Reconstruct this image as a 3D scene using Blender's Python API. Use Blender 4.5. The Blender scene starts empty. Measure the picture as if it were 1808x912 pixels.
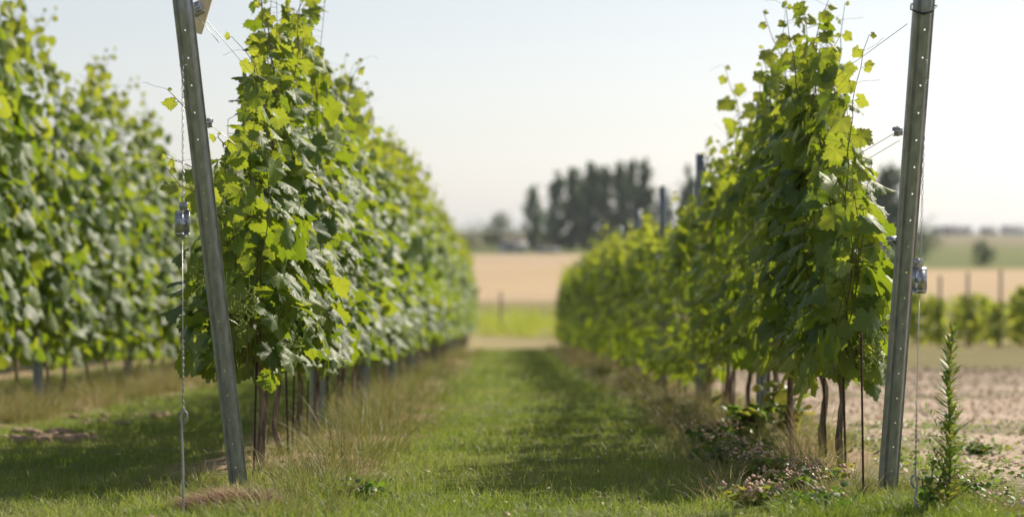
import bpy, bmesh, math, random
import numpy as np
from mathutils import Vector, Matrix, noise

R = math.radians
sc = bpy.context.scene
C = sc.collection
rs = np.random.RandomState(7)
random.seed(7)

# ------------------------------------------------------------------ camera
CAMZ = 0.70
F = 4269.0            # focal length in pixels of the 1808 px wide photograph
cam_d = bpy.data.cameras.new('camera'); cam = bpy.data.objects.new('camera', cam_d); C.objects.link(cam)
cam.location = (0, 0, CAMZ)
cam.rotation_euler = (R(90) - math.atan(51 / F), 0, -math.atan(9 / F))
cam_d.sensor_width = 36; cam_d.lens = 85; cam_d.clip_start = .5; cam_d.clip_end = 8000
cam_d.dof.use_dof = True; cam_d.dof.focus_distance = 10.15; cam_d.dof.aperture_fstop = 2.1
sc.camera = cam

# ------------------------------------------------------------------ sky, sun
SUN_AZ, SUN_EL = R(42), R(37.5)
w = bpy.data.worlds.new('World'); sc.world = w; w.use_nodes = True
nt = w.node_tree; nt.nodes.clear()
sky = nt.nodes.new('ShaderNodeTexSky'); sky.sky_type = 'NISHITA'; sky.sun_disc = False
sky.sun_elevation = SUN_EL; sky.sun_rotation = SUN_AZ; sky.altitude = 50
sky.air_density = 1.0; sky.dust_density = 0.8; sky.ozone_density = 1.0
bg = nt.nodes.new('ShaderNodeBackground'); bg.inputs[1].default_value = 0.084
out = nt.nodes.new('ShaderNodeOutputWorld')
hsv = nt.nodes.new('ShaderNodeHueSaturation'); hsv.inputs['Saturation'].default_value = .42
tnt = nt.nodes.new('ShaderNodeVectorMath'); tnt.operation = 'MULTIPLY'; tnt.inputs[1].default_value = (1.0, 1.0, 1.035)
nt.links.new(sky.outputs[0], hsv.inputs['Color']); nt.links.new(hsv.outputs[0], tnt.inputs[0]); nt.links.new(tnt.outputs[0], bg.inputs[0]); nt.links.new(bg.outputs[0], out.inputs[0])
sl = bpy.data.lights.new('sun', 'SUN'); sun = bpy.data.objects.new('sun', sl); C.objects.link(sun)
sl.energy = 4.6; sl.angle = R(.5); sl.color = (1, .90, .74)
sdir = Vector((math.sin(SUN_AZ) * math.cos(SUN_EL), math.cos(SUN_AZ) * math.cos(SUN_EL), math.sin(SUN_EL)))
sun.rotation_euler = sdir.to_track_quat('Z', 'Y').to_euler(); sun.location = (20, 20, 30)
sc.view_settings.view_transform = 'Standard'; sc.view_settings.look = 'None'
sc.view_settings.exposure = 0.45; sc.view_settings.gamma = 1
sc.cycles.max_bounces = 6; sc.cycles.diffuse_bounces = 3; sc.cycles.glossy_bounces = 2
sc.cycles.transmission_bounces = 4; sc.cycles.volume_bounces = 0; sc.cycles.transparent_max_bounces = 4
sc.cycles.use_denoising = True

# ------------------------------------------------------------------ helpers
XL, XR, XB = -1.14, 1.56, -3.84           # the three vine rows
def rowx(k): return XL - 2.7 * k

def sm(a, b, x):
    t = np.clip((x - a) / (b - a), 0, 1); return t * t * (3 - 2 * t)

def nz(x, y, s, seed=0):
    """cheap smooth value noise, vectorised"""
    x = np.asarray(x, float) / s + seed * 17.3; y = np.asarray(y, float) / s + seed * 9.1
    xi = np.floor(x); yi = np.floor(y); fx = x - xi; fy = y - yi
    fx = fx * fx * (3 - 2 * fx); fy = fy * fy * (3 - 2 * fy)
    def h(a, b):
        v = np.sin(a * 127.1 + b * 311.7) * 43758.5453; return v - np.floor(v)
    return (h(xi, yi) * (1 - fx) + h(xi + 1, yi) * fx) * (1 - fy) + (h(xi, yi + 1) * (1 - fx) + h(xi + 1, yi + 1) * fx) * fy

def ground(x, y):
    x = np.asarray(x, float); y = np.asarray(y, float)
    yc = np.clip(y, -40, 200)
    z = np.where(yc < 62, -0.0387 * yc, 0)
    t = np.clip((yc - 62) / 12, 0, 1)
    z = np.where(yc >= 62, -0.0387 * 62 - 0.0387 * 12 * (t - t * t / 2), z)
    near = sm(90, 60, y) * sm(-9, -6, x) * sm(3.5, 2.3, x)
    k = (x - XL) / 2.7
    d = np.abs(k - np.round(k)) * 2.7
    z = z + near * (0.045 * sm(10.6, 12.2, y) * np.exp(-(d / .32) ** 2) + .03 * (nz(x, y, .5, 3) - .5) + .015 * (nz(x, y, .17, 5) - .5))
    z = z + sm(30, 100, np.abs(x)) * 0
    return z
def G(x, y): return float(ground(x, y))

def P(px, py, Y):
    """a point of the photograph at distance Y along the rows"""
    return Vector(((px - 895) / F * Y, Y, CAMZ + (405 - py) / F * Y))

def link(o, parent=None):
    C.objects.link(o)
    if parent is not None: o.parent = parent
    return o

def tag(o, label, cat, group=None, kind=None):
    o['label'] = label
    o['category'] = cat
    if group: o['group'] = group
    if kind: o['kind'] = kind
    return o

def empty(name, loc, rz=0):
    o = bpy.data.objects.new(name, None); o.location = loc; o.rotation_euler = (0, 0, rz)
    o.empty_display_size = .1
    return link(o)

class MB:
    def __init__(s): s.v = []; s.f = []; s.n = 0; s.a = []; s.uv = []
    def add(s, v, f, tint=.5, uv=None):
        v = np.asarray(v, float).reshape(-1, 3)
        f = [tuple(int(i) + s.n for i in q) for q in f]
        s.v.append(v); s.f += f; s.n += len(v)
        s.a.append(np.full(len(v), tint) if np.isscalar(tint) else np.asarray(tint))
        s.uv.append(np.zeros((len(v), 2)) if uv is None else np.asarray(uv))
    def box(s, c, size, rot=None, tint=.5):
        x, y, z = [q / 2 for q in size]
        v = np.array([(a * x, b * y, d * z) for a in (-1, 1) for b in (-1, 1) for d in (-1, 1)])
        if rot is not None: v = v @ np.array(rot.to_3x3()).T
        s.add(v + np.array(c), [(0, 1, 3, 2), (4, 6, 7, 5), (0, 4, 5, 1), (2, 3, 7, 6), (0, 2, 6, 4), (1, 5, 7, 3)], tint)
    def tube(s, pts, rad, n=6, tint=.5, cap=True, wob=0):
        pts = [Vector(p) for p in pts]; m = len(pts)
        if not hasattr(rad, '__len__'): rad = [rad] * m
        vs = []; ref = Vector((1, .03, .02))
        for i, p in enumerate(pts):
            t = (pts[min(i + 1, m - 1)] - pts[max(i - 1, 0)])
            t = t.normalized() if t.length > 1e-9 else Vector((0, 0, 1))
            if i == 0:
                u = t.orthogonal().normalized()
            else:
                u = (u - t * u.dot(t)).normalized()
            w_ = t.cross(u)
            for k in range(n):
                a = 2 * math.pi * k / n
                rr = rad[i] * (1 + (wob * (noise.noise(Vector((math.cos(a) * 2.2, math.sin(a) * 2.2, i * .35 + p.y * 3))) if wob else 0)))
                vs.append(p + (u * math.cos(a) + w_ * math.sin(a)) * rr)
        fs = [(i * n + k, i * n + (k + 1) % n, (i + 1) * n + (k + 1) % n, (i + 1) * n + k) for i in range(m - 1) for k in range(n)]
        if cap: fs += [tuple(range(n - 1, -1, -1)), tuple((m - 1) * n + k for k in range(n))]
        s.add([tuple(v) for v in vs], fs, tint)
    def build(s, name, mat, parent=None, smooth=True, autos=False):
        me = mesh_np(name, np.concatenate(s.v), s.f, np.concatenate(s.a), np.concatenate(s.uv), smooth)
        me.materials.append(mat)
        o = bpy.data.objects.new(name, me)
        return link(o, parent)

def mesh_np(name, v, faces, tint=None, uv=None, smooth=True):
    """faces: list of tuples, or (idx_flat, sizes)"""
    me = bpy.data.meshes.new(name)
    if isinstance(faces, tuple):
        flat, sizes = faces
    else:
        sizes = np.array([len(f) for f in faces], np.int32)
        flat = np.fromiter((i for f in faces for i in f), np.int32, int(sizes.sum()))
    me.vertices.add(len(v)); me.vertices.foreach_set('co', np.ascontiguousarray(v, np.float32).ravel())
    me.loops.add(len(flat)); me.loops.foreach_set('vertex_index', np.asarray(flat, np.int32))
    me.polygons.add(len(sizes))
    st = np.zeros(len(sizes), np.int32); st[1:] = np.cumsum(sizes)[:-1]
    me.polygons.foreach_set('loop_start', st)
    me.polygons.foreach_set('loop_total', np.asarray(sizes, np.int32))
    if tint is not None:
        a = me.attributes.new('tint', 'FLOAT', 'POINT'); a.data.foreach_set('value', np.asarray(tint, np.float32))
    if uv is not None:
        u = me.uv_layers.new(name='UVMap'); u.data.foreach_set('uv', np.asarray(uv, np.float32)[flat].ravel())
    me.update(calc_edges=True)
    if smooth: me.polygons.foreach_set('use_smooth', np.ones(len(sizes), bool))
    me.validate()
    return me

def copy_tree(o, parent=None):
    c = o.copy(); link(c)
    if parent is not None: c.parent = parent
    for ch in o.children: copy_tree(ch, c)
    return c

# ------------------------------------------------------------------ materials
def newmat(name):
    m = bpy.data.materials.new(name); m.use_nodes = True
    n = m.node_tree; n.nodes.clear()
    o = n.nodes.new('ShaderNodeOutputMaterial')
    return m, n, o
def N(n, t, **kw):
    x = n.nodes.new(t)
    for k, v in kw.items():
        if k.startswith('i_'):
            x.inputs[k[2:].replace('_', ' ')].default_value = v
        else: setattr(x, k, v)
    return x
def ramp(n, stops):
    r = n.nodes.new('ShaderNodeValToRGB'); e = r.color_ramp.elements
    while len(e) > 1: e.remove(e[0])
    e[0].position = stops[0][0]; e[0].color = (*stops[0][1], 1)
    for p, c in stops[1:]:
        q = e.new(p); q.color = (*c, 1)
    return r

def leaf_mat(name, stops, tstops, tfac=.45, rough=.42, spec=.5, veins=True, bump=.35, pale=(.30, .36, .20)):
    m, n, o = newmat(name); L = n.links.new
    at = N(n, 'ShaderNodeAttribute', attribute_name='tint')
    r1 = ramp(n, stops); r2 = ramp(n, tstops)
    L(at.outputs['Fac'], r1.inputs[0]); L(at.outputs['Fac'], r2.inputs[0])
    col = r1.outputs[0]; tcol = r2.outputs[0]
    p = N(n, 'ShaderNodeBsdfPrincipled'); p.inputs['Roughness'].default_value = rough
    p.inputs['Specular IOR Level'].default_value = spec
    tr = N(n, 'ShaderNodeBsdfTranslucent')
    if veins:
        uv = N(n, 'ShaderNodeUVMap', uv_map='UVMap')
        # five main veins radiating from the petiole: angle folded into a wave
        sep = N(n, 'ShaderNodeSeparateXYZ'); L(uv.outputs[0], sep.inputs[0])
        at2 = N(n, 'ShaderNodeMath', operation='ARCTAN2'); L(sep.outputs[0], at2.inputs[0]); L(sep.outputs[1], at2.inputs[1])
        mul = N(n, 'ShaderNodeMath', operation='MULTIPLY'); L(at2.outputs[0], mul.inputs[0]); mul.inputs[1].default_value = 6.8
        cs = N(n, 'ShaderNodeMath', operation='COSINE'); L(mul.outputs[0], cs.inputs[0])
        mr = N(n, 'ShaderNodeMapRange'); L(cs.outputs[0], mr.inputs[0])
        mr.inputs[1].default_value = .955; mr.inputs[2].default_value = 1.0
        mx = N(n, 'ShaderNodeMix', data_type='RGBA'); L(mr.outputs[0], mx.inputs[0]); L(col, mx.inputs[6]); mx.inputs[7].default_value = (.12, .17, .05, 1)
        sc1 = N(n, 'ShaderNodeMath', operation='MULTIPLY'); L(mr.outputs[0], sc1.inputs[0]); sc1.inputs[1].default_value = .45
        L(sc1.outputs[0], mx.inputs[0])
        col = mx.outputs[2]
        mx2 = N(n, 'ShaderNodeMix', data_type='RGBA'); L(sc1.outputs[0], mx2.inputs[0]); L(tcol, mx2.inputs[6]); mx2.inputs[7].default_value = (.10, .16, .02, 1)
        tcol = mx2.outputs[2]
        ns = N(n, 'ShaderNodeTexVoronoi'); ns.inputs['Scale'].default_value = 13; L(uv.outputs[0], ns.inputs['Vector'])
        ns2 = N(n, 'ShaderNodeTexNoise'); ns2.inputs['Scale'].default_value = 4; L(uv.outputs[0], ns2.inputs['Vector'])
        ad = N(n, 'ShaderNodeMath', operation='ADD'); L(ns.outputs['Distance'], ad.inputs[0]); L(ns2.outputs[0], ad.inputs[1])
        sb = N(n, 'ShaderNodeMath', operation='SUBTRACT'); L(ad.outputs[0], sb.inputs[0]); L(mr.outputs[0], sb.inputs[1])
        bp = N(n, 'ShaderNodeBump'); bp.inputs['Strength'].default_value = bump; bp.inputs['Distance'].default_value = .004
        L(sb.outputs[0], bp.inputs['Height']); L(bp.outputs[0], p.inputs['Normal'])
    # downy paler underside
    gm = N(n, 'ShaderNodeNewGeometry')
    ud = N(n, 'ShaderNodeMix', data_type='RGBA'); L(gm.outputs['Backfacing'], ud.inputs[0]); L(col, ud.inputs[6])
    hs = N(n, 'ShaderNodeMix', data_type='RGBA'); hs.inputs[0].default_value = .35; L(col, hs.inputs[6]); hs.inputs[7].default_value = (*pale, 1)
    L(hs.outputs[2], ud.inputs[7]); L(ud.outputs[2], p.inputs['Base Color'])
    L(tcol, tr.inputs[0])
    ms = N(n, 'ShaderNodeMixShader'); ms.inputs[0].default_value = tfac
    L(p.outputs[0], ms.inputs[1]); L(tr.outputs[0], ms.inputs[2]); L(ms.outputs[0], o.inputs[0])
    return m

M_leaf = leaf_mat('vine leaf', [(0, (.034, .078, .010)), (.5, (.075, .145, .018)), (1, (.16, .22, .03))],
                  [(0, (.20, .32, .012)), (.5, (.36, .46, .018)), (1, (.62, .66, .05))], tfac=.42, rough=.54, spec=.72, bump=.25)
M_grass = leaf_mat('grass blade', [(0, (.045, .085, .012)), (.45, (.105, .155, .022)), (.75, (.24, .25, .06)), (1, (.34, .30, .15))],
                   [(0, (.16, .26, .015)), (.5, (.36, .46, .04)), (1, (.40, .38, .16))], tfac=.45, rough=.45, spec=.4, veins=False)
M_dry = leaf_mat('dry grass', [(0, (.09, .12, .03)), (.5, (.25, .22, .09)), (1, (.42, .34, .19))],
                 [(0, (.16, .22, .03)), (.5, (.38, .32, .10)), (1, (.5, .4, .2))], tfac=.35, rough=.5, spec=.3, veins=False)
M_weed = leaf_mat('weed leaf', [(0, (.05, .10, .02)), (.5, (.10, .17, .03)), (1, (.20, .18, .05))],
                  [(0, (.14, .28, .02)), (.5, (.25, .42, .03)), (1, (.5, .45, .06))], tfac=.4, rough=.45, spec=.4, veins=False)
M_young = leaf_mat('young vine leaf', [(0, (.07, .12, .02)), (1, (.20, .26, .05))], [(0, (.4, .5, .04)), (1, (.65, .68, .08))], tfac=.5, rough=.5, spec=.4, veins=False)
M_tree = leaf_mat('poplar leaf', [(0, (.018, .055, .022)), (1, (.075, .15, .04))],
                  [(0, (.04, .10, .012)), (1, (.12, .20, .02))], tfac=.25, rough=.55, spec=.25, veins=False)
M_berry = leaf_mat('unripe grape', [(0, (.20, .27, .04)), (1, (.36, .42, .10))], [(0, (.4, .5, .05)), (1, (.55, .6, .1))], tfac=.35, rough=.55, veins=False)

def simple(name, col, rough=.6, metal=0, var=0, scale=20, bump=0, col2=None, stretch=None, detail=4, coord='Object'):
    m, n, o = newmat(name); L = n.links.new
    p = N(n, 'ShaderNodeBsdfPrincipled'); p.inputs['Roughness'].default_value = rough; p.inputs['Metallic'].default_value = metal
    p.inputs['Base Color'].default_value = (*col, 1)
    tc = N(n, 'ShaderNodeTexCoord'); mp = N(n, 'ShaderNodeMapping'); L(tc.outputs[coord], mp.inputs[0])
    if stretch: mp.inputs['Scale'].default_value = stretch
    nsx = N(n, 'ShaderNodeTexNoise'); nsx.inputs['Scale'].default_value = scale; nsx.inputs['Detail'].default_value = detail
    L(mp.outputs[0], nsx.inputs['Vector'])
    if col2 is not None:
        r = ramp(n, [(.35, col), (.65, col2)]); L(nsx.outputs[0], r.inputs[0]); L(r.outputs[0], p.inputs['Base Color'])
    if var:
        mr = N(n, 'ShaderNodeMapRange'); L(nsx.outputs[0], mr.inputs[0]); mr.inputs[3].default_value = rough - var; mr.inputs[4].default_value = rough + var
        L(mr.outputs[0], p.inputs['Roughness'])
    if bump:
        b = N(n, 'ShaderNodeBump'); b.inputs['Strength'].default_value = bump; b.inputs['Distance'].default_value = .01
        L(nsx.outputs[0], b.inputs['Height']); L(b.outputs[0], p.inputs['Normal'])
    L(p.outputs[0], o.inputs[0]); return m
M_zinc = simple('galvanised steel', (.26, .27, .28), .5, .3, .08, 7, .05, (.40, .41, .42), (5, 5, 2.2), 8)
M_zinc2 = simple('bright zinc', (.34, .36, .40), .35, .85, .1, 60, .1, (.50, .51, .54))
M_wire = simple('wire', (.42, .42, .42), .4, .8, .1, 90)
M_bark = simple('vine bark', (.07, .052, .038), .9, 0, .05, 60, 1.0, (.36, .28, .21), (1, 1, .14), 8)
M_cane = simple('cane', (.10, .045, .018), .6, 0, .1, 12, .1, (.11, .12, .03))
M_shoot = simple('green shoot', (.13, .17, .04), .5, 0, .1, 12, .1, (.17, .10, .035))
M_rust = simple('rusty rebar', (.045, .022, .014), .85, .2, .1, 60, .4, (.11, .05, .028))
M_stake = simple('dark stake', (.035, .024, .018), .85, 0, .1, 60, .4, (.07, .045, .03))
M_wood = simple('pale wood', (.80, .68, .50), .7, 0, .1, 9, .1, (.72, .58, .42), (9, 9, 1))
M_trunk = simple('tree bark', (.06, .05, .04), .9, 0, 0, 3, .3, (.12, .10, .08))
M_white = simple('white render', (.78, .77, .74), .8, 0, 0, 1.5, 0, (.70, .69, .67))
M_roof = simple('slate roof', (.09, .095, .11), .7, 0, 0, 3, .2, (.13, .135, .15))
M_roofr = simple('clay roof', (.25, .10, .06), .8, 0, 0, 3, .2, (.20, .09, .06))
M_glass = simple('window glass', (.03, .035, .04), .1)
M_clod = simple('dry soil', (.26, .17, .11), .95, 0, 0, 14, .8, (.40, .28, .20))
M_petal = simple('pale petals', (.66, .50, .40), .7, 0, 0, 40, 0, (.48, .27, .17))
M_litter = simple('straw litter', (.50, .39, .30), .9, 0, 0, 6, 0, (.36, .26, .19))
M_black = simple('black rubber', (.02, .02, .02), .6)

# ------------------------------------------------------------------ leaves
def leaf_template(nout=30, lobes=.16, teeth=.05, fold=.35, curl=.25, rings=2, seed=0):
    r = random.Random(seed)
    th = np.linspace(-math.pi, math.pi, nout, endpoint=False) + math.pi / nout
    # angle 0 = tip (+y); +-pi = petiole sinus
    base = .50 + .06 * np.cos(th)
    lob = lobes * (.5 * np.cos(5 * th) * np.exp(-(th / 2.4) ** 4))
    sinus = -.36 * np.exp(-((np.abs(th) - math.pi) / .30) ** 2)
    tip = .07 * np.exp(-(th / .25) ** 2)
    rad = base + lob + sinus + tip + teeth * (np.arange(nout) % 2 - .5) + np.array([r.uniform(-.02, .02) for _ in th])
    vs = [(0, 0)]; 
    fr = [.55, 1.0] if rings == 2 else [1.0]
    for q in fr:
        for i in range(nout):
            rr = rad[i] if q == 1 else (.5 + .3 * (rad[i] - .5)) * q
            vs.append((rr * math.sin(th[i]), rr * math.cos(th[i])))
    vs = np.array(vs)
    fs = [(0, 1 + (i + 1) % nout, 1 + i) for i in range(nout)]
    if rings == 2:
        fs += [(1 + i, 1 + (i + 1) % nout, 1 + nout + (i + 1) % nout, 1 + nout + i) for i in range(nout)]
    x, y = vs[:, 0], vs[:, 1]
    a = np.arctan2(x, y); rr = np.hypot(x, y)
    z = -fold * np.abs(x) ** 1.4 * 1.0 - curl * (y + .1) ** 2 * np.sign(y + .1) * .7
    z += .035 * np.sin(3 * a + seed) * (rr / .5) ** 2 + .025 * np.sin(7 * a + seed * 2.2) * (rr / .5) ** 3
    z += .018 * np.cos(5.6 * a) * (rr / .5)
    v = np.stack([x, y, z], 1); v[:, 1] += .12      # petiole joins near the base
    uv = np.stack([x, y], 1)
    return v, fs, uv
HI = [leaf_template(36, .10, .09, f, c, 2, s) for s, (f, c) in enumerate([(.35, .3), (.6, .1), (.2, .5), (.75, .35), (-.25, .25), (.45, -.25)])]
LO = [leaf_template(10, .10, 0, f, c, 1, s) for s, (f, c) in enumerate([(.35, .3), (.6, .1), (.2, .5), (.75, .35)])]

def build_leaves(name, tmpl, pos, nrm, tip, size, tint, mat, parent=None, r=None):
    r = r or rs
    n = len(pos); pos = np.asarray(pos, float); nrm = np.asarray(nrm, float); tip = np.asarray(tip, float)
    nrm /= np.linalg.norm(nrm, axis=1, keepdims=True) + 1e-9
    tip = tip - nrm * (tip * nrm).sum(1, keepdims=True); tip /= np.linalg.norm(tip, axis=1, keepdims=True) + 1e-9
    sd = np.cross(tip, nrm)
    k = r.randint(0, len(tmpl), n); size = np.asarray(size, float)
    V = []; FL = []; SZ = []; T = []; U = []; off = 0
    for q in range(len(tmpl)):
        ix = np.where(k == q)[0]
        if not len(ix): continue
        tv, tf, tu = tmpl[q]
        s = size[ix][:, None, None]
        wx = r.uniform(.88, 1.12, len(ix))[:, None, None]
        v = pos[ix][:, None, :] + s * (tv[None, :, 0:1] * wx * sd[ix][:, None, :] + tv[None, :, 1:2] * tip[ix][:, None, :] + tv[None, :, 2:3] * nrm[ix][:, None, :])
        flat = np.array([i for f in tf for i in f]); szs = np.array([len(f) for f in tf])
        fl = flat[None, :] + (off + np.arange(len(ix)) * len(tv))[:, None]
        V.append(v.reshape(-1, 3)); FL.append(fl.ravel()); SZ.append(np.tile(szs, len(ix)))
        T.append(np.repeat(np.asarray(tint)[ix], len(tv))); U.append(np.tile(tu, (len(ix), 1)))
        off += len(ix) * len(tv)
    me = mesh_np(name, np.concatenate(V), (np.concatenate(FL), np.concatenate(SZ)), np.concatenate(T), np.concatenate(U))
    me.materials.append(mat)
    o = bpy.data.objects.new(name, me); return link(o, parent)

class Leaves:
    def __init__(s): s.p = []; s.n = []; s.t = []; s.s = []; s.c = []
    def add(s, p, n, t, size, tint): s.p.append(tuple(p)); s.n.append(tuple(n)); s.t.append(tuple(t)); s.s.append(size); s.c.append(tint)
    def build(s, name, tmpl, parent, mat=None, r=None):
        return build_leaves(name, tmpl, s.p, s.n, s.t, s.s, s.c, mat or M_leaf, parent, r)

def cane_leaves(L, mb, r, y0, topf, zb, dens=1.0, y1=None, wid=.24, size=1.0, petioles=True, x0=0.0, low=1.0):
    """one upright cane with its leaves, local coordinates of a vine (z=0 ground)"""
    top = topf(y0) * r.choice((r.uniform(.68, .95), r.uniform(.9, 1.09)))
    x = x0 + r.uniform(-.08, .08); y = y0; z = .50
    pts = []
    lx = r.uniform(-.22, .22); ly = r.uniform(-.13, .13)
    n = max(4, int((top - z) / .065))
    for i in range(n + 1):
        t = i / n
        pts.append(Vector((x + lx * t * (1 - .5 * t) + .02 * math.sin(t * 9 + y0 * 5), y + ly * t, z + (top - z) * t)))
    mb.tube(pts, [.0045 - .003 * i / n for i in range(n + 1)], 4, cap=False)
    for i in range(1, n + 1):
        p = pts[i]; t = i / n
        for q in range(3 if t < .8 else 2):
            if q and r.random() > .58 * dens: continue
            if p.z < 1.35 and r.random() > low: continue
            sx = 1 if (i + q) % 2 else -1
            if r.random() < .25: sx = -sx
            a = r.gauss(0, R(42)) ; 
            o = Vector((sx * math.cos(a), math.sin(a), 0))
            tl = math.radians(r.gauss(34, 20))
            tl = max(R(-10), min(R(80), tl))
            w_ = wid * (1.05 if t < .5 else 1.05 - 1.45 * (t - .5))
            reach = r.uniform(.15, 1) ** .6 * w_
            lp = Vector((p.x * .6 + o.x * reach, p.y + o.y * reach * .7 + r.gauss(0, .03), p.z + r.uniform(-.05, .05)))
            if lp.z < zb: continue
            nn = o * math.cos(tl) + Vector((0, 0, math.sin(tl))) + Vector((r.gauss(0, .22), r.gauss(0, .22), r.gauss(0, .22)))
            tp = Vector((0, 0, -1)) + o * .45 + Vector((r.gauss(0, .35), r.gauss(0, .35), r.gauss(0, .2)))
            s_ = (.07 + .10 * r.random() ** 1.3) * size * (1 if t < .72 else 1 - 1.35 * (t - .72) )
            tn = min(1, max(0, r.gauss(.42, .2) + .45 * max(0, t - .7)))
            L.add(lp, nn, tp, s_, tn)
            if petioles and q == 0:
                mb.tube([p, (p + lp) / 2 + Vector((0, 0, .01)), lp], [.0016, .0014, .0013], 3, cap=False)
    return pts

def bottom_leaves(L, r, ya, yb, zb, n, wid=.26, size=1.0, x0=0.0):
    for _ in range(n):
        sx = r.choice((-1, 1)); a = r.gauss(0, R(45)); o = Vector((sx * math.cos(a), math.sin(a), 0))
        z = zb + abs(r.gauss(0, .22)); y = r.uniform(ya, yb)
        tl = math.radians(r.gauss(26, 18))
        nn = o * math.cos(tl) + Vector((0, 0, math.sin(tl))) + Vector((r.gauss(0, .22), r.gauss(0, .22), r.gauss(0, .2)))
        L.add((x0 + o.x * r.uniform(.1, wid), y, z + .05), nn, Vector((r.gauss(0, .3), r.gauss(0, .3), -1)), r.uniform(.09, .14) * size, min(1, max(0, r.gauss(.4, .2))))

def berry_cluster(parent, p, r, s=1.0):
    mb = MB()
    # low-poly ball
    ph = [(0, 0, 1), (0, 0, -1)] + [(math.cos(a) * math.cos(b), math.sin(a) * math.cos(b), math.sin(b)) for b in (-.5, .5) for a in [k * math.pi / 3 + (b > 0) * math.pi / 6 for k in range(6)]]
    ph = np.array(ph)
    fs = []
    for k in range(6):
        fs += [(1, 2 + (k + 1) % 6, 2 + k), (0, 8 + k, 8 + (k + 1) % 6), (2 + k, 2 + (k + 1) % 6, 8 + k), (8 + k, 2 + (k + 1) % 6, 8 + (k + 1) % 6)]
    n = 55
    for i in range(n):
        t = i / n
        rad = .035 * s * math.sin(math.pi * min(1, (t * .85 + .15))) ** .6 * r.uniform(.4, 1)
        a = r.uniform(0, 2 * math.pi)
        c = Vector((math.cos(a) * rad, math.sin(a) * rad, -.13 * s * t))
        mb.add(ph * .0052 * s * r.uniform(.8, 1.15) + np.array(p + c), fs, r.uniform(.1, .9))
    mb.tube([p + Vector((0, 0, .05)), p, p + Vector((0, 0, -.12 * s))], .0018, 4, tint=.1)
    return mb.build('grape_cluster', M_berry, parent)

def trunk_mesh(r, h=.55, rad=.018, lean=0.05):
    mb = MB(); pts = []; rr = []
    a = r.uniform(0, 6.28); n = 14
    for i in range(n + 1):
        t = i / n
        wv = lean * math.sin(t * math.pi * r.uniform(.92, 1.08)) + .008 * math.sin(t * 11 + a)
        pts.append(Vector((math.cos(a) * wv, math.sin(a) * wv, -.08 + (h + .08) * t)))
        rr.append(rad * (1.25 - .35 * t + .35 * math.exp(-((t - 1) / .09) ** 2) + .25 * math.exp(-(t / .12) ** 2)) * r.uniform(.93, 1.07))
    mb.tube(pts, rr, 12, wob=.75)
    # head knuckles and arms
    hd = pts[-1]
    for s_ in (-1, 1):
        q = [hd + Vector((0, 0, -.02)), hd + Vector((r.uniform(-.02, .02), s_ * .07, .03)), hd + Vector((r.uniform(-.03, .03), s_ * .2, .03)), hd + Vector((r.uniform(-.03, .03), s_ * .40, .02))]
        mb.tube(q, [rad * .8, rad * .6, rad * .42, rad * .3], 7, wob=.4)
    for _ in range(3):
        d = Vector((r.uniform(-1, 1), r.uniform(-1, 1), r.uniform(.3, 1))).normalized()
        mb.tube([hd, hd + d * .035], [rad * .75, rad * .45], 6, wob=.4)
    return mb

def stake_mesh(h, rad=.0045, dx=.0):
    mb = MB(); mb.tube([(dx, 0, -.05), (dx * .7, .003, h * .5), (dx * .4, 0, h)], rad, 5); return mb

def shoot_leaves(L, mb, r, pts, sz, step=.075, radius=.003, flat=.5, tendril=True):
    """a protruding shoot along a polyline with alternating leaves"""
    pts = [Vector(p) for p in pts]
    # resample
    out = []; tot = sum((pts[i + 1] - pts[i]).length for i in range(len(pts) - 1)); d = 0
    n = max(3, int(tot / step)); 
    for k in range(n + 1):
        s = tot * k / n; i = 0
        while i < len(pts) - 2 and s > (pts[i + 1] - pts[i]).length: s -= (pts[i + 1] - pts[i]).length; i += 1
        seg = pts[i + 1] - pts[i]; out.append(pts[i] + seg * min(1, s / seg.length) + Vector((.006 * math.sin(k * 2.1), 0, 0)))
    mb.tube(out, [radius * (1 - .75 * k / n) + .0006 for k in range(n + 1)], 5, cap=False)
    for k in range(1, n + 1):
        t = k / n; p = out[k]; sd = 1 if k % 2 else -1
        s_ = 1.3 * sz * (1 if t < .55 else max(.25, 1 - 1.6 * (t - .55))) * r.uniform(.8, 1.15)
        o = Vector((sd * 1.0, r.uniform(-.5, .5), r.uniform(-.1, .35)))
        lp = p + o.normalized() * s_ * .42
        nn = Vector((r.gauss(0, .6), -1 if r.random() < .6 else 1, r.uniform(-.1, .8)))
        tp = Vector((sd * .8, r.gauss(0, .3), r.uniform(-1, .0)))
        L.add(lp, nn, tp, s_, min(1, .55 + .45 * t))
        mb.tube([p, lp], [.0014, .001], 3, cap=False)
        if tendril and r.random() < .35 and t > .3:
            q = p.copy(); tp_ = [q.copy()]; dd = Vector((-sd, r.uniform(-.3, .3), r.uniform(.1, .8)))
            for j in range(6):
                q = q + dd * .018; dd = (dd + Vector((r.uniform(-.5, .5), 0, r.uniform(-.5, .3)))).normalized(); tp_.append(q.copy())
            mb.tube(tp_, .0008, 3, cap=False)

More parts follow.
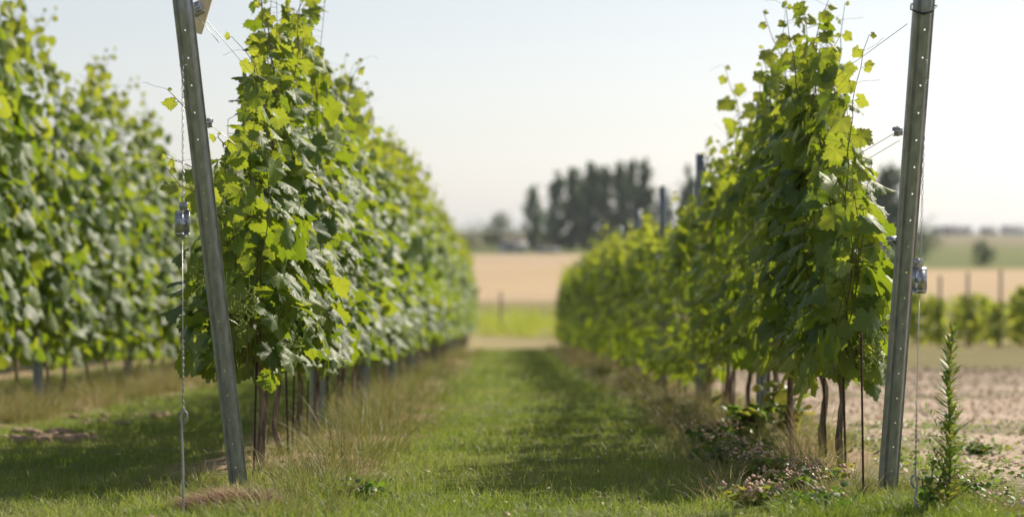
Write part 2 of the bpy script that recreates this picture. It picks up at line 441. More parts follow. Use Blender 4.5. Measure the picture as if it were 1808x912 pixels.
# ------------------------------------------------------------------ terrain
def axis(segs):
    a = []
    for lo, hi, st in segs: a += list(np.arange(lo, hi, st))
    a.append(segs[-1][1]); return np.array(a)
gx = axis([(-2500, -500, 400), (-500, -100, 50), (-100, -20, 8), (-20, -7, 1), (-7, 4.5, .08), (4.5, 20, .6), (20, 100, 8), (100, 500, 50), (500, 2500, 400)])
gy = axis([(-300, -20, 40), (-20, 6, 2), (6, 22, .1), (22, 75, .4), (75, 130, 2), (130, 520, 6), (520, 1200, 40), (1200, 4800, 400)])
X, Y = np.meshgrid(gx, gy); Z = ground(X, Y)
nx, ny = len(gx), len(gy)
idx = np.arange(nx * ny).reshape(ny, nx)
q = np.stack([idx[:-1, :-1], idx[:-1, 1:], idx[1:, 1:], idx[1:, :-1]], -1).reshape(-1, 4)
me = mesh_np('ground', np.stack([X.ravel(), Y.ravel(), Z.ravel()], 1), (q.ravel(), np.full(len(q), 4)))
def zone_col(x, y):
    n1 = nz(x, y, .45, 1); n2 = nz(x, y, 1.6, 2); n3 = nz(x, y, .16, 4)
    k = (x - XL) / 2.7; d = np.abs(k - np.round(k)) * 2.7
    grass = np.stack([.10 + .08 * n2, .13 + .06 * n2, .03 + .015 * n1], -1)
    soil = np.stack([.30 + .10 * n1, .215 + .07 * n1, .135 + .05 * n1], -1)
    strip = (sm(.62, .38, d + .3 * (n1 - .5) + .2 * (n3 - .5)) * (.35 + .65 * sm(.35, .6, nz(x, y, .8, 31))) * sm(10.3, 11.2, y + .8 * (n1 - .5)))[..., None]
    vin = grass * (1 - strip) + soil * strip
    stub = np.stack([.46 + .12 * n1, .36 + .10 * n1, .275 + .08 * n1], -1)      # pale stubble beside the rows
    patch = (sm(.62, .75, nz(x, y, .9, 8)) * .6)[..., None]
    stub = stub * (1 - patch) + grass * patch
    far = sm(33, 38, y + 6 * (nz(x, y, 5, 9) - .5))[..., None]
    far2 = np.stack([.16 + .08 * n2, .15 + .05 * n2, .06 + .02 * n2], -1)
    stub = stub * (1 - far) + far2 * far
    right = (sm(1.95, 2.25, x + .3 * (n1 - .5)) * sm(8.6, 9.3, y + .6 * (n1 - .5)))[..., None]
    c = vin * (1 - right) + stub * right
    head = np.stack([.30 + .06 * n2, .25 + .05 * n2, .12 + .03 * n2], -1)        # brown headland below the rows
    e = sm(60, 65, y + 4 * (n2 - .5))[..., None]; c = c * (1 - e) + head * e
    scrub = np.stack([.14 + .12 * nz(x, y, 9, 3), .15 + .07 * nz(x, y, 9, 3), .06 + .03 * n2], -1)
    e = sm(78, 90, y)[..., None]; c = c * (1 - e) + scrub * e
    wheat = np.stack([.44 + .09 * nz(x, y, 30, 5), .33 + .06 * nz(x, y, 30, 5), .21 + .03 * nz(x, y, 7, 5)], -1)
    e = sm(108, 116, y)[..., None]; c = c * (1 - e) + wheat * e
    end = 325 - 122 * sm(12, 24, x)
    mead = np.stack([.13 + .05 * nz(x, y, 40, 6), .16 + .03 * nz(x, y, 40, 6), .055 + 0 * n2], -1)
    e = sm(end - 6, end + 6, y)[..., None]; c = c * (1 - e) + mead * e
    plain = np.stack([.16 + .14 * nz(x, y, 160, 7), .16 + .07 * nz(x, y, 160, 7), .09 + .02 * n2], -1)
    e = sm(420, 520, y)[..., None]; c = c * (1 - e) + plain * e
    return c
col = zone_col(X.ravel(), Y.ravel())
ca = me.color_attributes.new('zone', 'FLOAT_COLOR', 'POINT')
ca.data.foreach_set('color', np.concatenate([col, np.ones((len(col), 1))], 1).astype(np.float32).ravel())
m, n, o = newmat('ground cover'); L_ = n.links.new
p = N(n, 'ShaderNodeBsdfPrincipled'); p.inputs['Roughness'].default_value = .95; p.inputs['Specular IOR Level'].default_value = .15
at = N(n, 'ShaderNodeAttribute', attribute_name='zone'); tc = N(n, 'ShaderNodeTexCoord')
n1 = N(n, 'ShaderNodeTexNoise'); n1.inputs['Scale'].default_value = 28; n1.inputs['Detail'].default_value = 6; L_(tc.outputs['Object'], n1.inputs['Vector'])
mr = N(n, 'ShaderNodeMapRange'); L_(n1.outputs[0], mr.inputs[0]); mr.inputs[1].default_value = .3; mr.inputs[2].default_value = .7; mr.inputs[3].default_value = .6; mr.inputs[4].default_value = 1.3
vm = N(n, 'ShaderNodeVectorMath', operation='SCALE'); L_(at.outputs['Color'], vm.inputs[0]); L_(mr.outputs[0], vm.inputs['Scale'])
bp = N(n, 'ShaderNodeBump'); bp.inputs['Distance'].default_value = .03; bp.inputs['Strength'].default_value = .7; L_(n1.outputs[0], bp.inputs['Height'])
L_(vm.outputs[0], p.inputs['Base Color']); L_(bp.outputs[0], p.inputs['Normal']); L_(p.outputs[0], o.inputs[0])
me.materials.append(m)
go = link(bpy.data.objects.new('ground', me))
tag(go, 'sloping vineyard ground of grass, bare soil and distant fields', 'ground', kind='structure')

# ------------------------------------------------------------------ haze
hz = MB(); hz.box((0, 2350, 11), (5200, 5300, 30))
hzo = hz.build('haze', newmat('x')[0], smooth=False)
hm, n, o = newmat('haze'); pv = n.nodes.new('ShaderNodeVolumePrincipled')
pv.inputs['Color'].default_value = (.86, .92, 1, 1); pv.inputs['Density'].default_value = .00016; pv.inputs['Anisotropy'].default_value = .3
n.links.new(pv.outputs[0], o.inputs['Volume'])
hzo.data.materials.clear(); hzo.data.materials.append(hm)
tag(hzo, 'pale summer haze over the distant fields', 'haze', kind='stuff')

# ------------------------------------------------------------------ end posts
def post_mesh(length, holes, face=.054, fl=.020, depth=.034, hole_u=.014, flare=.7):
    """open profile extruded up the z axis; real holes through the web"""
    f = face / 2
    prof = [(-f - fl * .55, depth), (-f - fl * .15, depth * .35), (-f, 0)]
    web = [(-f, 0), (-f + .003, -.002), (-f + .009, -.002), (-f + .011, .009), (-f + .020, .009), (-f + .023, 0)]
    right = [(f, 0), (f + .0022, .0022), (f + .0022 + fl * flare * .4, depth * .55), (f + fl * flare, depth), (f + fl * flare + .007, depth - .002)]
    mb = MB(); rows_ = [-.35] + [h_ + d_ for h_ in sorted(holes) for d_ in (-.007, 0, .007)] + [length]
    def strip(pr):
        v = []; m_ = len(rows_)
        for (x, y) in pr: v += [(x, y, z_) for z_ in rows_]
        mb.add(v, [(m_ * i + j, m_ * (i + 1) + j, m_ * (i + 1) + j + 1, m_ * i + j + 1) for i in range(len(pr) - 1) for j in range(m_ - 1)])
    strip(prof); strip(web); strip(right)
    a, b = hole_u - .006, hole_u + .006
    strip([web[-1], (a, 0)]); strip([(b, 0), (f, 0)])
    zs = -.35
    for h in sorted(holes):
        mb.add([(a, 0, zs), (b, 0, zs), (b, 0, h - .007), (a, 0, h - .007)], [(0, 1, 2, 3)])
        sq = [(a, h - .007), (hole_u, h - .007), (b, h - .007), (b, h), (b, h + .007), (hole_u, h + .007), (a, h + .007), (a, h)]
        oc = [(hole_u + .0034 * math.cos(t), h + .0040 * math.sin(t)) for t in [math.pi * (1.25 + .25 * k) for k in range(8)]]
        mb.add([(x, 0, z) for x, z in sq] + [(x, 0, z) for x, z in oc], [(k, (k + 1) % 8, 8 + (k + 1) % 8, 8 + k) for k in range(8)])
        zs = h + .007
    mb.add([(a, 0, zs), (b, 0, zs), (b, 0, length), (a, 0, length)], [(0, 1, 2, 3)])
    return mb
def solid(o, t):
    bm = bmesh.new(); bm.from_mesh(o.data); bmesh.ops.remove_doubles(bm, verts=bm.verts, dist=1e-5); bm.to_mesh(o.data); bm.free()
    md = o.modifiers.new('thickness', 'SOLIDIFY'); md.thickness = t; md.offset = 1
def axis_rot(B, T, twist):
    a = (T - B).normalized(); y = Vector((math.sin(twist), math.cos(twist), 0)); y = (y - a * y.dot(a)).normalized(); x = y.cross(a)
    return Matrix((x, y, a)).transposed()

Bl = Vector((XL, 10.14, G(XL, 10.14))); Bl = P(416, 868, 10.05); Tl = P(311, -45, 9.15)
Br = P(1566, 875, 9.94); Tr = P(1633, -50, 9.02)
def end_post(B, T, twist, label, dp=.034, flare=.7):
    Lr = (T - B).length
    r = empty('end_post', B); r.rotation_euler = axis_rot(B, T, twist).to_euler()
    hs = [.12 + .112 * k for k in range(int((Lr - .15) / .112))]
    o = post_mesh(Lr, hs, depth=dp, flare=flare).build('profile', M_zinc, r, smooth=False); solid(o, .0011)
    return tag(r, label, 'post')
pl = end_post(Bl, Tl, 0.40, 'leaning grey steel end post with a pale wooden board behind its top', .044, .12)
pr = end_post(Br, Tr, 0.20, 'leaning grey steel end post with a black strap round its top', .036, .45)
def postpt(B, T, py, off=(0, 0, 0), tw=0):
    # point on the post axis whose photograph row is py
    lo, hi = 0., 1.
    for _ in range(40):
        mid = (lo + hi) / 2; q = B.lerp(T, mid); yy = 405 - (q.z - CAMZ) / q.y * F
        if yy > py: lo = mid
        else: hi = mid
    return B.lerp(T, lo) + Vector(off)
# strap round the right post
mb = MB(); mt = axis_rot(Br, Tr, .20)
c_ = postpt(Br, Tr, 20)
loop = [c_ + mt @ Vector((x, y, z)) for x, y, z in [(-.045, .036, .012), (-.043, -.002, .004), (-.02, -.006, -.003), (0, -.006, -.006), (.02, -.006, -.004), (.033, -.004, 0), (.052, .036, .012), (0, .045, .012), (-.045, .036, .012)]]
mb.tube(loop, .003, 6); mb.box(c_ + mt @ Vector((.003, -.007, -.008)), (.016, .006, .006), mt.to_4x4())
tie = mb.build('strap', M_black); tie.parent = pr
tie.matrix_parent_inverse = Matrix.Translation(pr.location).to_4x4() @ pr.rotation_euler.to_matrix().to_4x4()
tie.matrix_parent_inverse = (Matrix.Translation(pr.location) @ pr.rotation_euler.to_matrix().to_4x4()).inverted()

# ------------------------------------------------------------------ guy wires
def ratchet(name, c, parent, s=1.0, turn=0.0, mat=None, ln=.085, wd=.032, dp=.030, tilt=None):
    """U-shaped strainer body with drum: body > drum, nut"""
    rt = tilt or Matrix.Rotation(turn, 4, 'Z')
    def T_(v): return tuple(Vector(c) + rt.to_3x3() @ (Vector(v) * s))
    mb = MB()
    def plate(pts, th=.0022, wdir=(0, 1, 0), half=dp / 2):
        wv = Vector(wdir)
        for i in range(len(pts) - 1):
            a, b = Vector(pts[i]), Vector(pts[i + 1]); nrm = (b - a).cross(wv).normalized() * th
            v = [a - wv * half, b - wv * half, b + wv * half, a + wv * half]
            v = v + [q_ + nrm for q_ in v]
            mb.add([T_(q_) for q_ in v], [(0, 1, 2, 3), (7, 6, 5, 4), (0, 4, 5, 1), (1, 5, 6, 2), (2, 6, 7, 3), (3, 7, 4, 0)])
    x, z = wd / 2, ln / 2
    u = [(x * .35, 0, z * 1.45), (x * .35, 0, z * .95), (x, 0, z * .75), (x, 0, -z * .75), (x * .6, 0, -z), (-x * .6, 0, -z), (-x, 0, -z * .75), (-x, 0, z * .6), (-x * .75, 0, z * .78)]
    plate(u)
    body = mb.build(name, mat or M_zinc2, parent, smooth=False)
    d = MB(); d.tube([T_((-x - .004, 0, -.004)), T_((x + .004, 0, -.004))], .0085 * s, 12); d.build('drum', M_zinc2, body)
    d = MB(); d.tube([T_((-x - .007, 0, -.004)), T_((-x - .003, 0, -.004))], .006 * s, 6)
    d.build('nut', M_zinc, body, smooth=False)
    d = MB(); d.tube([T_((x + .003, 0, -.004)), T_((x + .007, 0, -.004))], .006 * s, 6); d.build('nut', M_zinc, body, smooth=False)
    return body
def helix(a, b, rad, turns, n, ph=0):
    a, b = Vector(a), Vector(b); d = b - a; u = d.orthogonal().normalized(); w_ = d.normalized().cross(u)
    return [a + d * (i / n) + (u * math.cos(ph + 2 * math.pi * turns * i / n) + w_ * math.sin(ph + 2 * math.pi * turns * i / n)) * rad * (1 + .3 * math.sin(i * .7)) for i in range(n + 1)]
def guy(spec, label, Ya, Yh, B, T, loop_r):
    px_top, py_top, py_tw0, px_r, py_r, px_l, py_l, px_b = spec
    top = P(px_top, py_top, Yh); rr = P(px_r, py_r, (Ya * .5 + Yh * .5)); lp = P(px_l, py_l, Ya + .05); bt = P(px_b, 912, Ya)
    root = empty('guy_wire', (bt.x, bt.y, G(bt.x, bt.y)))
    inv = Matrix.Translation(root.location).inverted()
    def b_(mb, name, mat, par=root, smooth=True):
        o = mb.build(name, mat, par, smooth)
        if par is root: o.matrix_parent_inverse = inv
        return o
    # straight double strand through the hole, then twisted down to the ratchet
    tw0 = top.lerp(rr, (py_tw0 - py_top) / (py_r - py_top))
    a = MB(); a.tube([top + Vector((0, .01, .004)), top + Vector((0, -.012, 0)), tw0], .0013, 5); a.tube([top + Vector((.003, -.01, 0)), tw0 + Vector((.004, 0, 0))], .0013, 5)
    a.tube([tw0 + Vector((-.010, -.004, .004)), tw0, tw0 + Vector((.014, -.004, .005))], .003, 5)
    rt_top = rr + Vector((0.004, 0, .06))
    for ph in (0, math.pi): a.tube(helix(tw0, rt_top, .0032, 10, 120, ph), .0014, 4)
    a.tube([rt_top, rt_top + Vector((0, -.004, -.012)), rr + Vector((0, 0, .0))], .0016, 4)
    b_(a, 'twisted_wire', M_wire)
    rb = ratchet('tensioner', rr, root, 1.22, R(62) if px_r < 900 else R(112)); rb.matrix_parent_inverse = inv
    tw1 = rr.lerp(lp, .62 if px_r < 900 else .68)
    a = MB(); a.tube([rr + Vector((0, 0, -.03)), tw1, lp], .0015, 5)
    for ph in (0, math.pi): a.tube(helix(tw1, lp + Vector((0, 0, -.004)), .0028, 6, 80, ph), .0014, 4)
    a.tube([tw1, tw1 + Vector((-.006 if px_r > 900 else .014, -.004, .05))], .0012, 4)
    b_(a, 'lower_wire', M_wire)
    e = MB(); q_ = []
    for i in range(15):
        t = math.pi * (-.5 + 1.9 * i / 14)
        q_.append(lp + Vector((loop_r * (.012 * math.cos(t) + .004), 0, -.012 + .022 * math.sin(t))))
    rod = [bt + Vector((0, 0, -.25)), bt, bt.lerp(lp, .5) + Vector((-.001, 0, 0)), lp + Vector((-.006 * loop_r, 0, -.05))]
    e.tube(rod + [lp + Vector((-.008 * loop_r, 0, -.015)), lp + Vector((-.003 * loop_r, 0, .002)), lp + Vector((.006 * loop_r, 0, .007)), lp + Vector((.014 * loop_r, 0, -.004)), lp + Vector((.014 * loop_r, 0, -.02)), lp + Vector((.004 * loop_r, -.004, -.042))], .0042, 8)
    b_(e, 'anchor_rod', M_zinc)
    return tag(root, label, 'guy wire')
tl = postpt(Bl, Tl, 90); tr = postpt(Br, Tr, 105)
guy((323, 90, 118, 322, 392, 323, 728, 323), 'twisted guy wire with ratchet hanging in front of the left leaning post', 8.85, tl.y - .02, Bl, Tl, 1)
guy((1634, 106, 145, 1624, 492, 1617, 842, 1618), 'twisted guy wire with ratchet hanging just right of the right leaning post', 8.78, tr.y - .02, Br, Tr, -1)

# wooden board behind the top of the left post
mb = MB(); a, b = P(346, 58, 9.44), P(386, -70, 9.40)
ar = axis_rot(a, b, .3)
mb.box((a + b) / 2, (.050, .020, (b - a).length), ar.to_4x4())
wb = mb.build('board', M_wood, smooth=False); bv = wb.modifiers.new('bevel', 'BEVEL'); bv.width = .003
tag(wb, 'pale wooden board fixed behind the top of the left end post', 'board')
mb = MB(); mb.tube([P(334, -4, 9.33), P(337, 12, 9.34)], .004, 6); 
scr = mb.build('screw', M_zinc, wb)

# ------------------------------------------------------------------ trellis wires with strainers
def row_wire(X0, start, y_end, zh, label, st=None, stlabel=None, px=None):
    """from the end post `start` to the far row end at height zh above ground; starting slope follows"""
    root = empty('trellis_wire', start); inv = Matrix.Translation(start).inverted()
    pts = [start]
    for yy in [start.y + .55, start.y + 1.6, 15, 20, 28, 40, 58, y_end]:
        pts.append(Vector((X0 + .02 * math.sin(yy), yy, G(X0, yy) - .05 + zh)))
    mb = MB(); mb.tube(pts, .0014, 5); w_ = mb.build('wire', M_wire, root); w_.matrix_parent_inverse = inv
    if st:
        c, fac = st, 0
        d = (pts[1] - pts[0]).normalized()
        rtm = axis_rot(Vector(c), Vector(c) + d, .4).to_4x4()
        t_ = ratchet('strainer', c, root, .62, 0, M_zinc2, ln=.075, wd=.04, dp=.044, tilt=rtm); t_.matrix_parent_inverse = inv
        for ch in list(t_.children): pass
    return tag(root, label, 'wire', 'wires strung along the vine rows')
def wire_two(start, p1, X0, zh, label, strainer=None, yend=72, sc_=.62):
    root = empty('trellis_wire', start); inv = Matrix.Translation(start).inverted()
    pts = [start, p1]
    for yy in [15, 20, 28, 40, 58, yend]: pts.append(Vector((X0 + .015 * math.sin(yy), yy, G(X0, yy) - .05 + zh)))
    mb = MB(); mb.tube(pts, .0014, 5); w_ = mb.build('wire', M_wire, root); w_.matrix_parent_inverse = inv
    if strainer is not None:
        d = (p1 - start).normalized(); c = start + d * strainer
        rtm = axis_rot(c, c + d, .5).to_4x4()
        t_ = ratchet('strainer', c, root, sc_, 0, M_zinc2, ln=.075, wd=.05, dp=.055, tilt=rtm); t_.matrix_parent_inverse = inv
    return tag(root, label, 'wire', 'wires strung along the vine rows')
# right row
s1 = postpt(Br, Tr, 42, (-.05, .02, 0)); wire_two(s1, P(1512, 108, 11.2), XR, 2.0, 'top trellis wire leaving the right post near its strap')
s2 = postpt(Br, Tr, 228, (-.045, .02, 0)); wire_two(s2, P(1470, 300, 11.8), XR, 1.65, 'upper of two close trellis wires on the right post, with a square strainer', .10)
s3 = postpt(Br, Tr, 247, (-.045, .03, 0)); wire_two(s3, P(1500, 300, 11.2), XR + .03, 1.55, 'lower of two close trellis wires on the right post, without a strainer')
s4 = postpt(Br, Tr, 424, (-.045, .02, 0)); wire_two(s4, P(1480, 452, 11.5), XR, 1.15, 'trellis wire with shiny strainer halfway up the right post', .055)
s5 = postpt(Br, Tr, 570, (-.04, .02, 0)); wire_two(s5, P(1510, 590, 11.0), XR, .72, 'lowest trellis wire of the right row among hanging leaves')
# left row
s6 = P(338, 4, 9.26); wire_two(s6, P(440, 125, 10.2), XL, 2.0, 'top trellis wire leaving the boarded end post, dark strainer beside the wooden board', .095, sc_=.8)
s7 = postpt(Bl, Tl, 214, (.05, .02, 0)); wire_two(s7, P(460, 290, 11.4), XL, 1.6, 'middle trellis wire on the left post, with a shiny strainer above the leaves', .065)
s8 = postpt(Bl, Tl, 560, (.04, .02, 0)); wire_two(s8, P(450, 590, 11.0), XL, .72, 'lowest trellis wire of the left row, behind leaves near the trunks')
mb = MB(); mb.tube([P(352, 33, 9.34), P(368, 52, 9.34), P(385, 73, 9.33)], .0014, 5); mb.tube([P(350, 31, 9.34), P(353, 35, 9.34)], .003, 6); mb.tube([P(384, 71, 9.33), P(387, 75, 9.33)], .0022, 6)
lw = mb.build('loose_wire', M_wire); tag(lw, 'short loose wire end dangling below the wooden board', 'wire')

# ------------------------------------------------------------------ intermediate posts
def line_post(x, y, h, label, grp):
    z = G(x, y); r = empty('trellis_post', (x, y, z), random.uniform(-.1, .1))
    hs = [.1 + .2 * k for k in range(int((h - .2) / .2))]
    mb = post_mesh(h, hs, .056, .018, .03, .010)
    o = mb.build('profile', M_post, r, smooth=False); solid(o, .002)
    for hh in (1.15, 1.6, h - .06):
        mb = MB(); mb.tube([(-.03, -.008, hh), (0, -.014, hh + .005), (.03, -.008, hh)], .0028, 5); mb.build('wire_clip', M_zinc2, r)
    return tag(r, label, 'post', grp)
M_post = simple('blue grey zinc', (.20, .235, .27), .5, .5, .1, 6, .05, (.27, .30, .33), (14, 14, 1.2))
for i, y in enumerate([14.62, 19.3, 24, 28.7, 33.4, 38.1, 42.8, 47.5, 52.2, 57, 61.7, 66.4]):
    o_ = ['first', 'second', 'third'][i] if i < 3 else None
    for X0, nm in ((XR, 'right'), (XL, 'left'), (XB, 'far left')):
        yy = y if X0 != XB else y + .5
        if X0 == XB and yy < 17: continue
        if i < 3: lab = {('right', 0): 'nearest blue grey line post standing in the right row', ('right', 1): 'slim line post showing above the right row, second behind the leaning post', ('right', 2): 'third line post behind the leaning post in the right row',
                         ('left', 0): 'line post top just showing among the near leaves of the middle row', ('left', 1): 'second line post hidden in the middle row foliage', ('left', 2): 'third line post hidden in the middle row foliage',
                         ('far left', 1): 'grey line post at the left edge of the photo in the leftmost row', ('far left', 2): 'second grey line post seen under the leftmost row'}[(nm, i)]
        else: lab = {'right': 'blurred line post far back in the right vine row', 'left': 'blurred line post far back in the middle vine row', 'far left': 'blurred line post far back in the leftmost vine row'}[nm]
        line_post(X0 - .01, yy, 2.0, lab, {'right': 'line posts of the right row', 'left': 'line posts of the middle row', 'far left': 'line posts of the leftmost row'}[nm])

# ------------------------------------------------------------------ the vines
def foliage(L, mb, r, ya, yb, topf, zb, ncane, dens, hi, wid=.24, size=1.0, nb=50, low=1.0, x0=0.0):
    for i in range(ncane):
        y0 = ya + (yb - ya) * (i + r.uniform(.1, .9)) / ncane
        cane_leaves(L, mb, r, y0, topf, zb + .06 * r.random(), dens, wid=wid, size=size, petioles=hi, low=low, x0=x0)
    bottom_leaves(L, r, ya, yb, zb, nb, wid + .02, size, x0)

def X_right(x): return x > 0
def near_vine(x, y, ya, yb, topf, zb, label, grp, seed, nclus=2, rad=.018, shoots=(), wid=.24, ncane=12, hi=True, stake=True, extra=(), low=1.0, x0=0.0, grapes=()):
    r = random.Random(seed); z = G(x, y)
    root = empty('grape_vine', (x, y, z)); inv = Matrix.Translation((x, y, z)).inverted()
    trunk_mesh(r, .52, rad, .035 if seed % 2 else .02).build('trunk', M_bark, root)
    L = Leaves(); mb = MB()
    foliage(L, mb, r, ya - y, yb - y, lambda q: topf(q + y), zb, ncane, 1.0, hi, wid, nb=50, low=low, x0=x0)
    for (pts, sz) in shoots:
        shoot_leaves(L, mb, r, [inv @ p_ for p_ in pts], sz)
    if y > 11.8:
        for _ in range(3):
            yy = r.uniform(ya, yb); t_ = topf(yy); q0 = Vector((r.uniform(-.1, .1), yy - y, t_ * .8)); q2 = Vector((r.uniform(-.22, .22), yy - y + r.uniform(-.12, .12), t_ + r.uniform(.10, .34) * (.6 if X_right(x) else 1)))
            shoot_leaves(L, mb, r, [q0, (q0 + q2) / 2 + Vector((r.uniform(-.04, .04), 0, 0)), q2], .07, .08)
    for (c_, s_) in extra:
        c_ = inv @ c_
        for _ in range(s_):
            L.add(c_ + Vector((r.gauss(0, .05), r.gauss(0, .05), r.gauss(0, .06))), (r.gauss(0, .5), -1, r.uniform(0, .8)), (r.gauss(0, .4), 0, -1), r.uniform(.06, .11), r.uniform(.3, .9))
    L.build('foliage', HI if hi else LO, root, r=np.random.RandomState(seed))
    mb.build('cane', M_cane, root)
    for c_ in grapes: berry_cluster(root, inv @ c_, r, 1.05)
    for k in range(nclus):
        berry_cluster(root, Vector((r.choice((-1, 1)) * r.uniform(.12, .24), (ya + yb) / 2 - y + r.uniform(-.45, .45), r.uniform(.62, .82))), r)
    tag(root, label, 'vine', grp)
    if stake:
        s_ = stake_mesh(.62, .0055, r.choice((-.03, .03))).build('vine_stake', M_stake); s_.location = (x + .005, y - .04, z)
        tag(s_, 'thin dark stake by the ' + label.split(',')[0], 'stake', 'stakes beside the vine trunks')
    return root

ord_ = ['first', 'second', 'third', 'fourth', 'fifth', 'sixth', 'seventh', 'eighth']
# left (middle) row
def topL(y): return float(np.interp(y, [10.2, 10.9, 11.35, 11.7, 12.4, 13.5, 16, 22, 30, 75], [1.62, 1.62, 1.72, 2.05, 2.25, 2.2, 2.2, 2.28, 2.4, 2.5]))
def topR(y): return float(np.interp(y, [10.4, 10.9, 11.4, 11.9, 12.6, 14, 16, 22, 30, 75], [1.30, 1.50, 1.66, 2.05, 2.20, 1.86, 1.78, 1.70, 1.85, 2.0]))
lt = [11.2, 12.26, 13.15, 14.1, 15.05, 16.0, 16.95, 17.9]
rt = [11.4, 12.1, 13.3, 14.3, 15.4, 16.4, 17.3, 18.3]
VL = 'vines of the middle row'; VR = 'vines of the right row'; VB = 'vines of the leftmost row'
shL = {0: [([P(480, 300, 11.1), P(470, 180, 11.1), P(455, 120, 11.1), P(412, 66, 11.1)], .085),
           ([P(395, 340, 10.5), P(335, 292, 10.3), P(286, 276, 10.2)], .075),
           ([P(350, 230, 10.3), P(325, 185, 10.2), P(296, 158, 10.15)], .055),
           ([P(395, 260, 10.6), P(385, 235, 10.6)], .05), ([P(400, 400, 10.4), P(350, 340, 10.25), P(318, 330, 10.2), P(300, 300, 10.2)], .085)],
       1: [([P(490, 230, 11.7), P(482, 120, 11.7), P(474, 50, 11.7), P(462, 8, 11.7)], .085),
           ([P(515, 200, 11.9), P(526, 90, 11.9), P(529, 0, 11.9)], .07)],
       2: [([P(560, 180, 12.8), P(548, 100, 12.8), P(545, 60, 12.8)], .08)],
       4: [([P(610, 200, 15), P(620, 140, 15), P(640, 105, 15)], .08)]}
shR = {0: [([P(1490, 500, 11.0), P(1494, 330, 10.9), P(1502, 220, 10.9), P(1512, 140, 10.85), P(1534, 62, 10.85)], .10),
           ([P(1510, 520, 10.6), P(1522, 430, 10.5), P(1526, 370, 10.45)], .10)],
       1: [([P(1440, 200, 12.1), P(1440, 80, 12.1), P(1452, 20, 12.1), P(1470, -15, 12.1)], .095)],
       2: [([P(1400, 200, 13.1), P(1385, 120, 13.1), P(1362, 60, 13.1), P(1345, 20, 13.1)], .085)],
       4: [([P(1320, 260, 15.3), P(1300, 180, 15.3), P(1278, 118, 15.3)], .09)]}
look = ['knobbly trunk', 'slim straight trunk', 'dark trunk', 'slender trunk', 'trunk', 'trunk', 'trunk', 'trunk']
for i in range(8):
    ya = 10.38 if i == 0 else (lt[i - 1] + lt[i]) / 2
    near_vine(XL + (.0 if i else -.005), lt[i], ya, (lt[i] + lt[min(i + 1, 7)]) / 2 if i < 7 else lt[i] + .5, topL, .40,
              f'{ord_[i]} grapevine behind the end post with the wooden board' + (', curved knobbly trunk' if i == 0 else ''), VL, 100 + i, 5 if i < 2 else 2, .021 if i == 0 else .013,
              shL.get(i, ()), .25, 14 if i < 2 else 10, hi=i < 6, low=1 if i < 3 else .7, grapes=[P(400, 500, 10.2), P(425, 540, 10.25), P(350, 465, 10.2), P(440, 505, 10.3), P(520, 590, 10.7)] if i == 0 else ())
    ya = 10.5 if i == 0 else (rt[i - 1] + rt[i]) / 2
    near_vine(XR, rt[i], ya, (rt[i] + rt[min(i + 1, 7)]) / 2 if i < 7 else rt[i] + .5, topR, .38,
              f'{ord_[i]} grapevine behind the strapped end post' + (', one isolated leafy shoot on top' if i == 0 else ''), VR, 200 + i, 4 if i < 2 else 1, .015,
              shR.get(i, ()), .17 if i == 0 else .20, 15 if i < 3 else 12, hi=i < 6, low=.8 if i < 2 else .32, x0=-.08 if i == 0 else 0, grapes=[P(1550, 585, 10.25), P(1532, 600, 10.3), P(1395, 560, 10.9)] if i == 0 else ())

# variants for the rest, copied with their parts
def variant(seed, top, zb, tall=False, low=1.0):
    r = random.Random(seed); root = empty('grape_vine', (0, 0, 0))
    trunk_mesh(r, .52, .013, .03).build('trunk', M_bark, root)
    L = Leaves(); mb = MB()
    foliage(L, mb, r, -.5, .5, lambda q: top * (.93 + .09 * math.sin(q * 6.3 + seed)), zb, 10, .85, False, .26, 1.05, 40, low=low)
    for k in range(4 if tall else 3):
        y0 = r.uniform(-.45, .45); h = top + r.uniform(.08, .42 if tall else .28)
        shoot_leaves(L, mb, r, [Vector((0, y0, top - .35)), Vector((r.uniform(-.1, .1), y0, top)), Vector((r.uniform(-.2, .2), y0 + r.uniform(-.1, .1), h))], .08, .09)
    L.build('foliage', LO, root, r=np.random.RandomState(seed)); mb.build('cane', M_cane, root)
    return root
vs = [variant(300 + k, [2.15, 2.25, 2.05, 2.2, 2.3, 2.1][k], .36, low=.5) for k in range(6)]
vr = [variant(350 + k, [2.15, 2.25, 2.0, 2.2, 2.35][k], .26, low=.18) for k in range(5)]
vt = [variant(400 + k, [2.3, 2.7, 2.2, 2.55, 2.4][k], .27, True) for k in range(5)]
used = set()
def place(pool, x, y, label, grp, zs=1.0):
    k = random.randrange(len(pool)); p_ = pool[k]
    o = p_ if p_ not in used else copy_tree(p_)
    used.add(p_)
    o.location = (x + random.uniform(-.03, .03), y, G(x, y)); o.rotation_euler = (0, 0, random.choice((0, math.pi)) + random.uniform(-.12, .12))
    o.scale = (1, 1, zs)
    return tag(o, label, 'vine', grp)
y = 18.85
k = 0
while y < 72:
    place(vs, XL, y, 'blurred grapevine further back in the middle row, left of the grass path', VL, topL(y) / 2.25 * random.uniform(.93, 1.07))
    if y < 66: place(vr, XR, y + .35, 'blurred grapevine further back in the right row beside the grass path', VR, topR(y) / 2.38 * random.uniform(.93, 1.07))
    y += .94; k += 1
y = 16.9; k = 0
nb_ = ['nearest grapevine at the left edge, in the leftmost row', 'second grapevine from the left edge in the leftmost row', 'third grapevine from the left edge in the leftmost row', 'fourth grapevine from the left edge in the leftmost row']
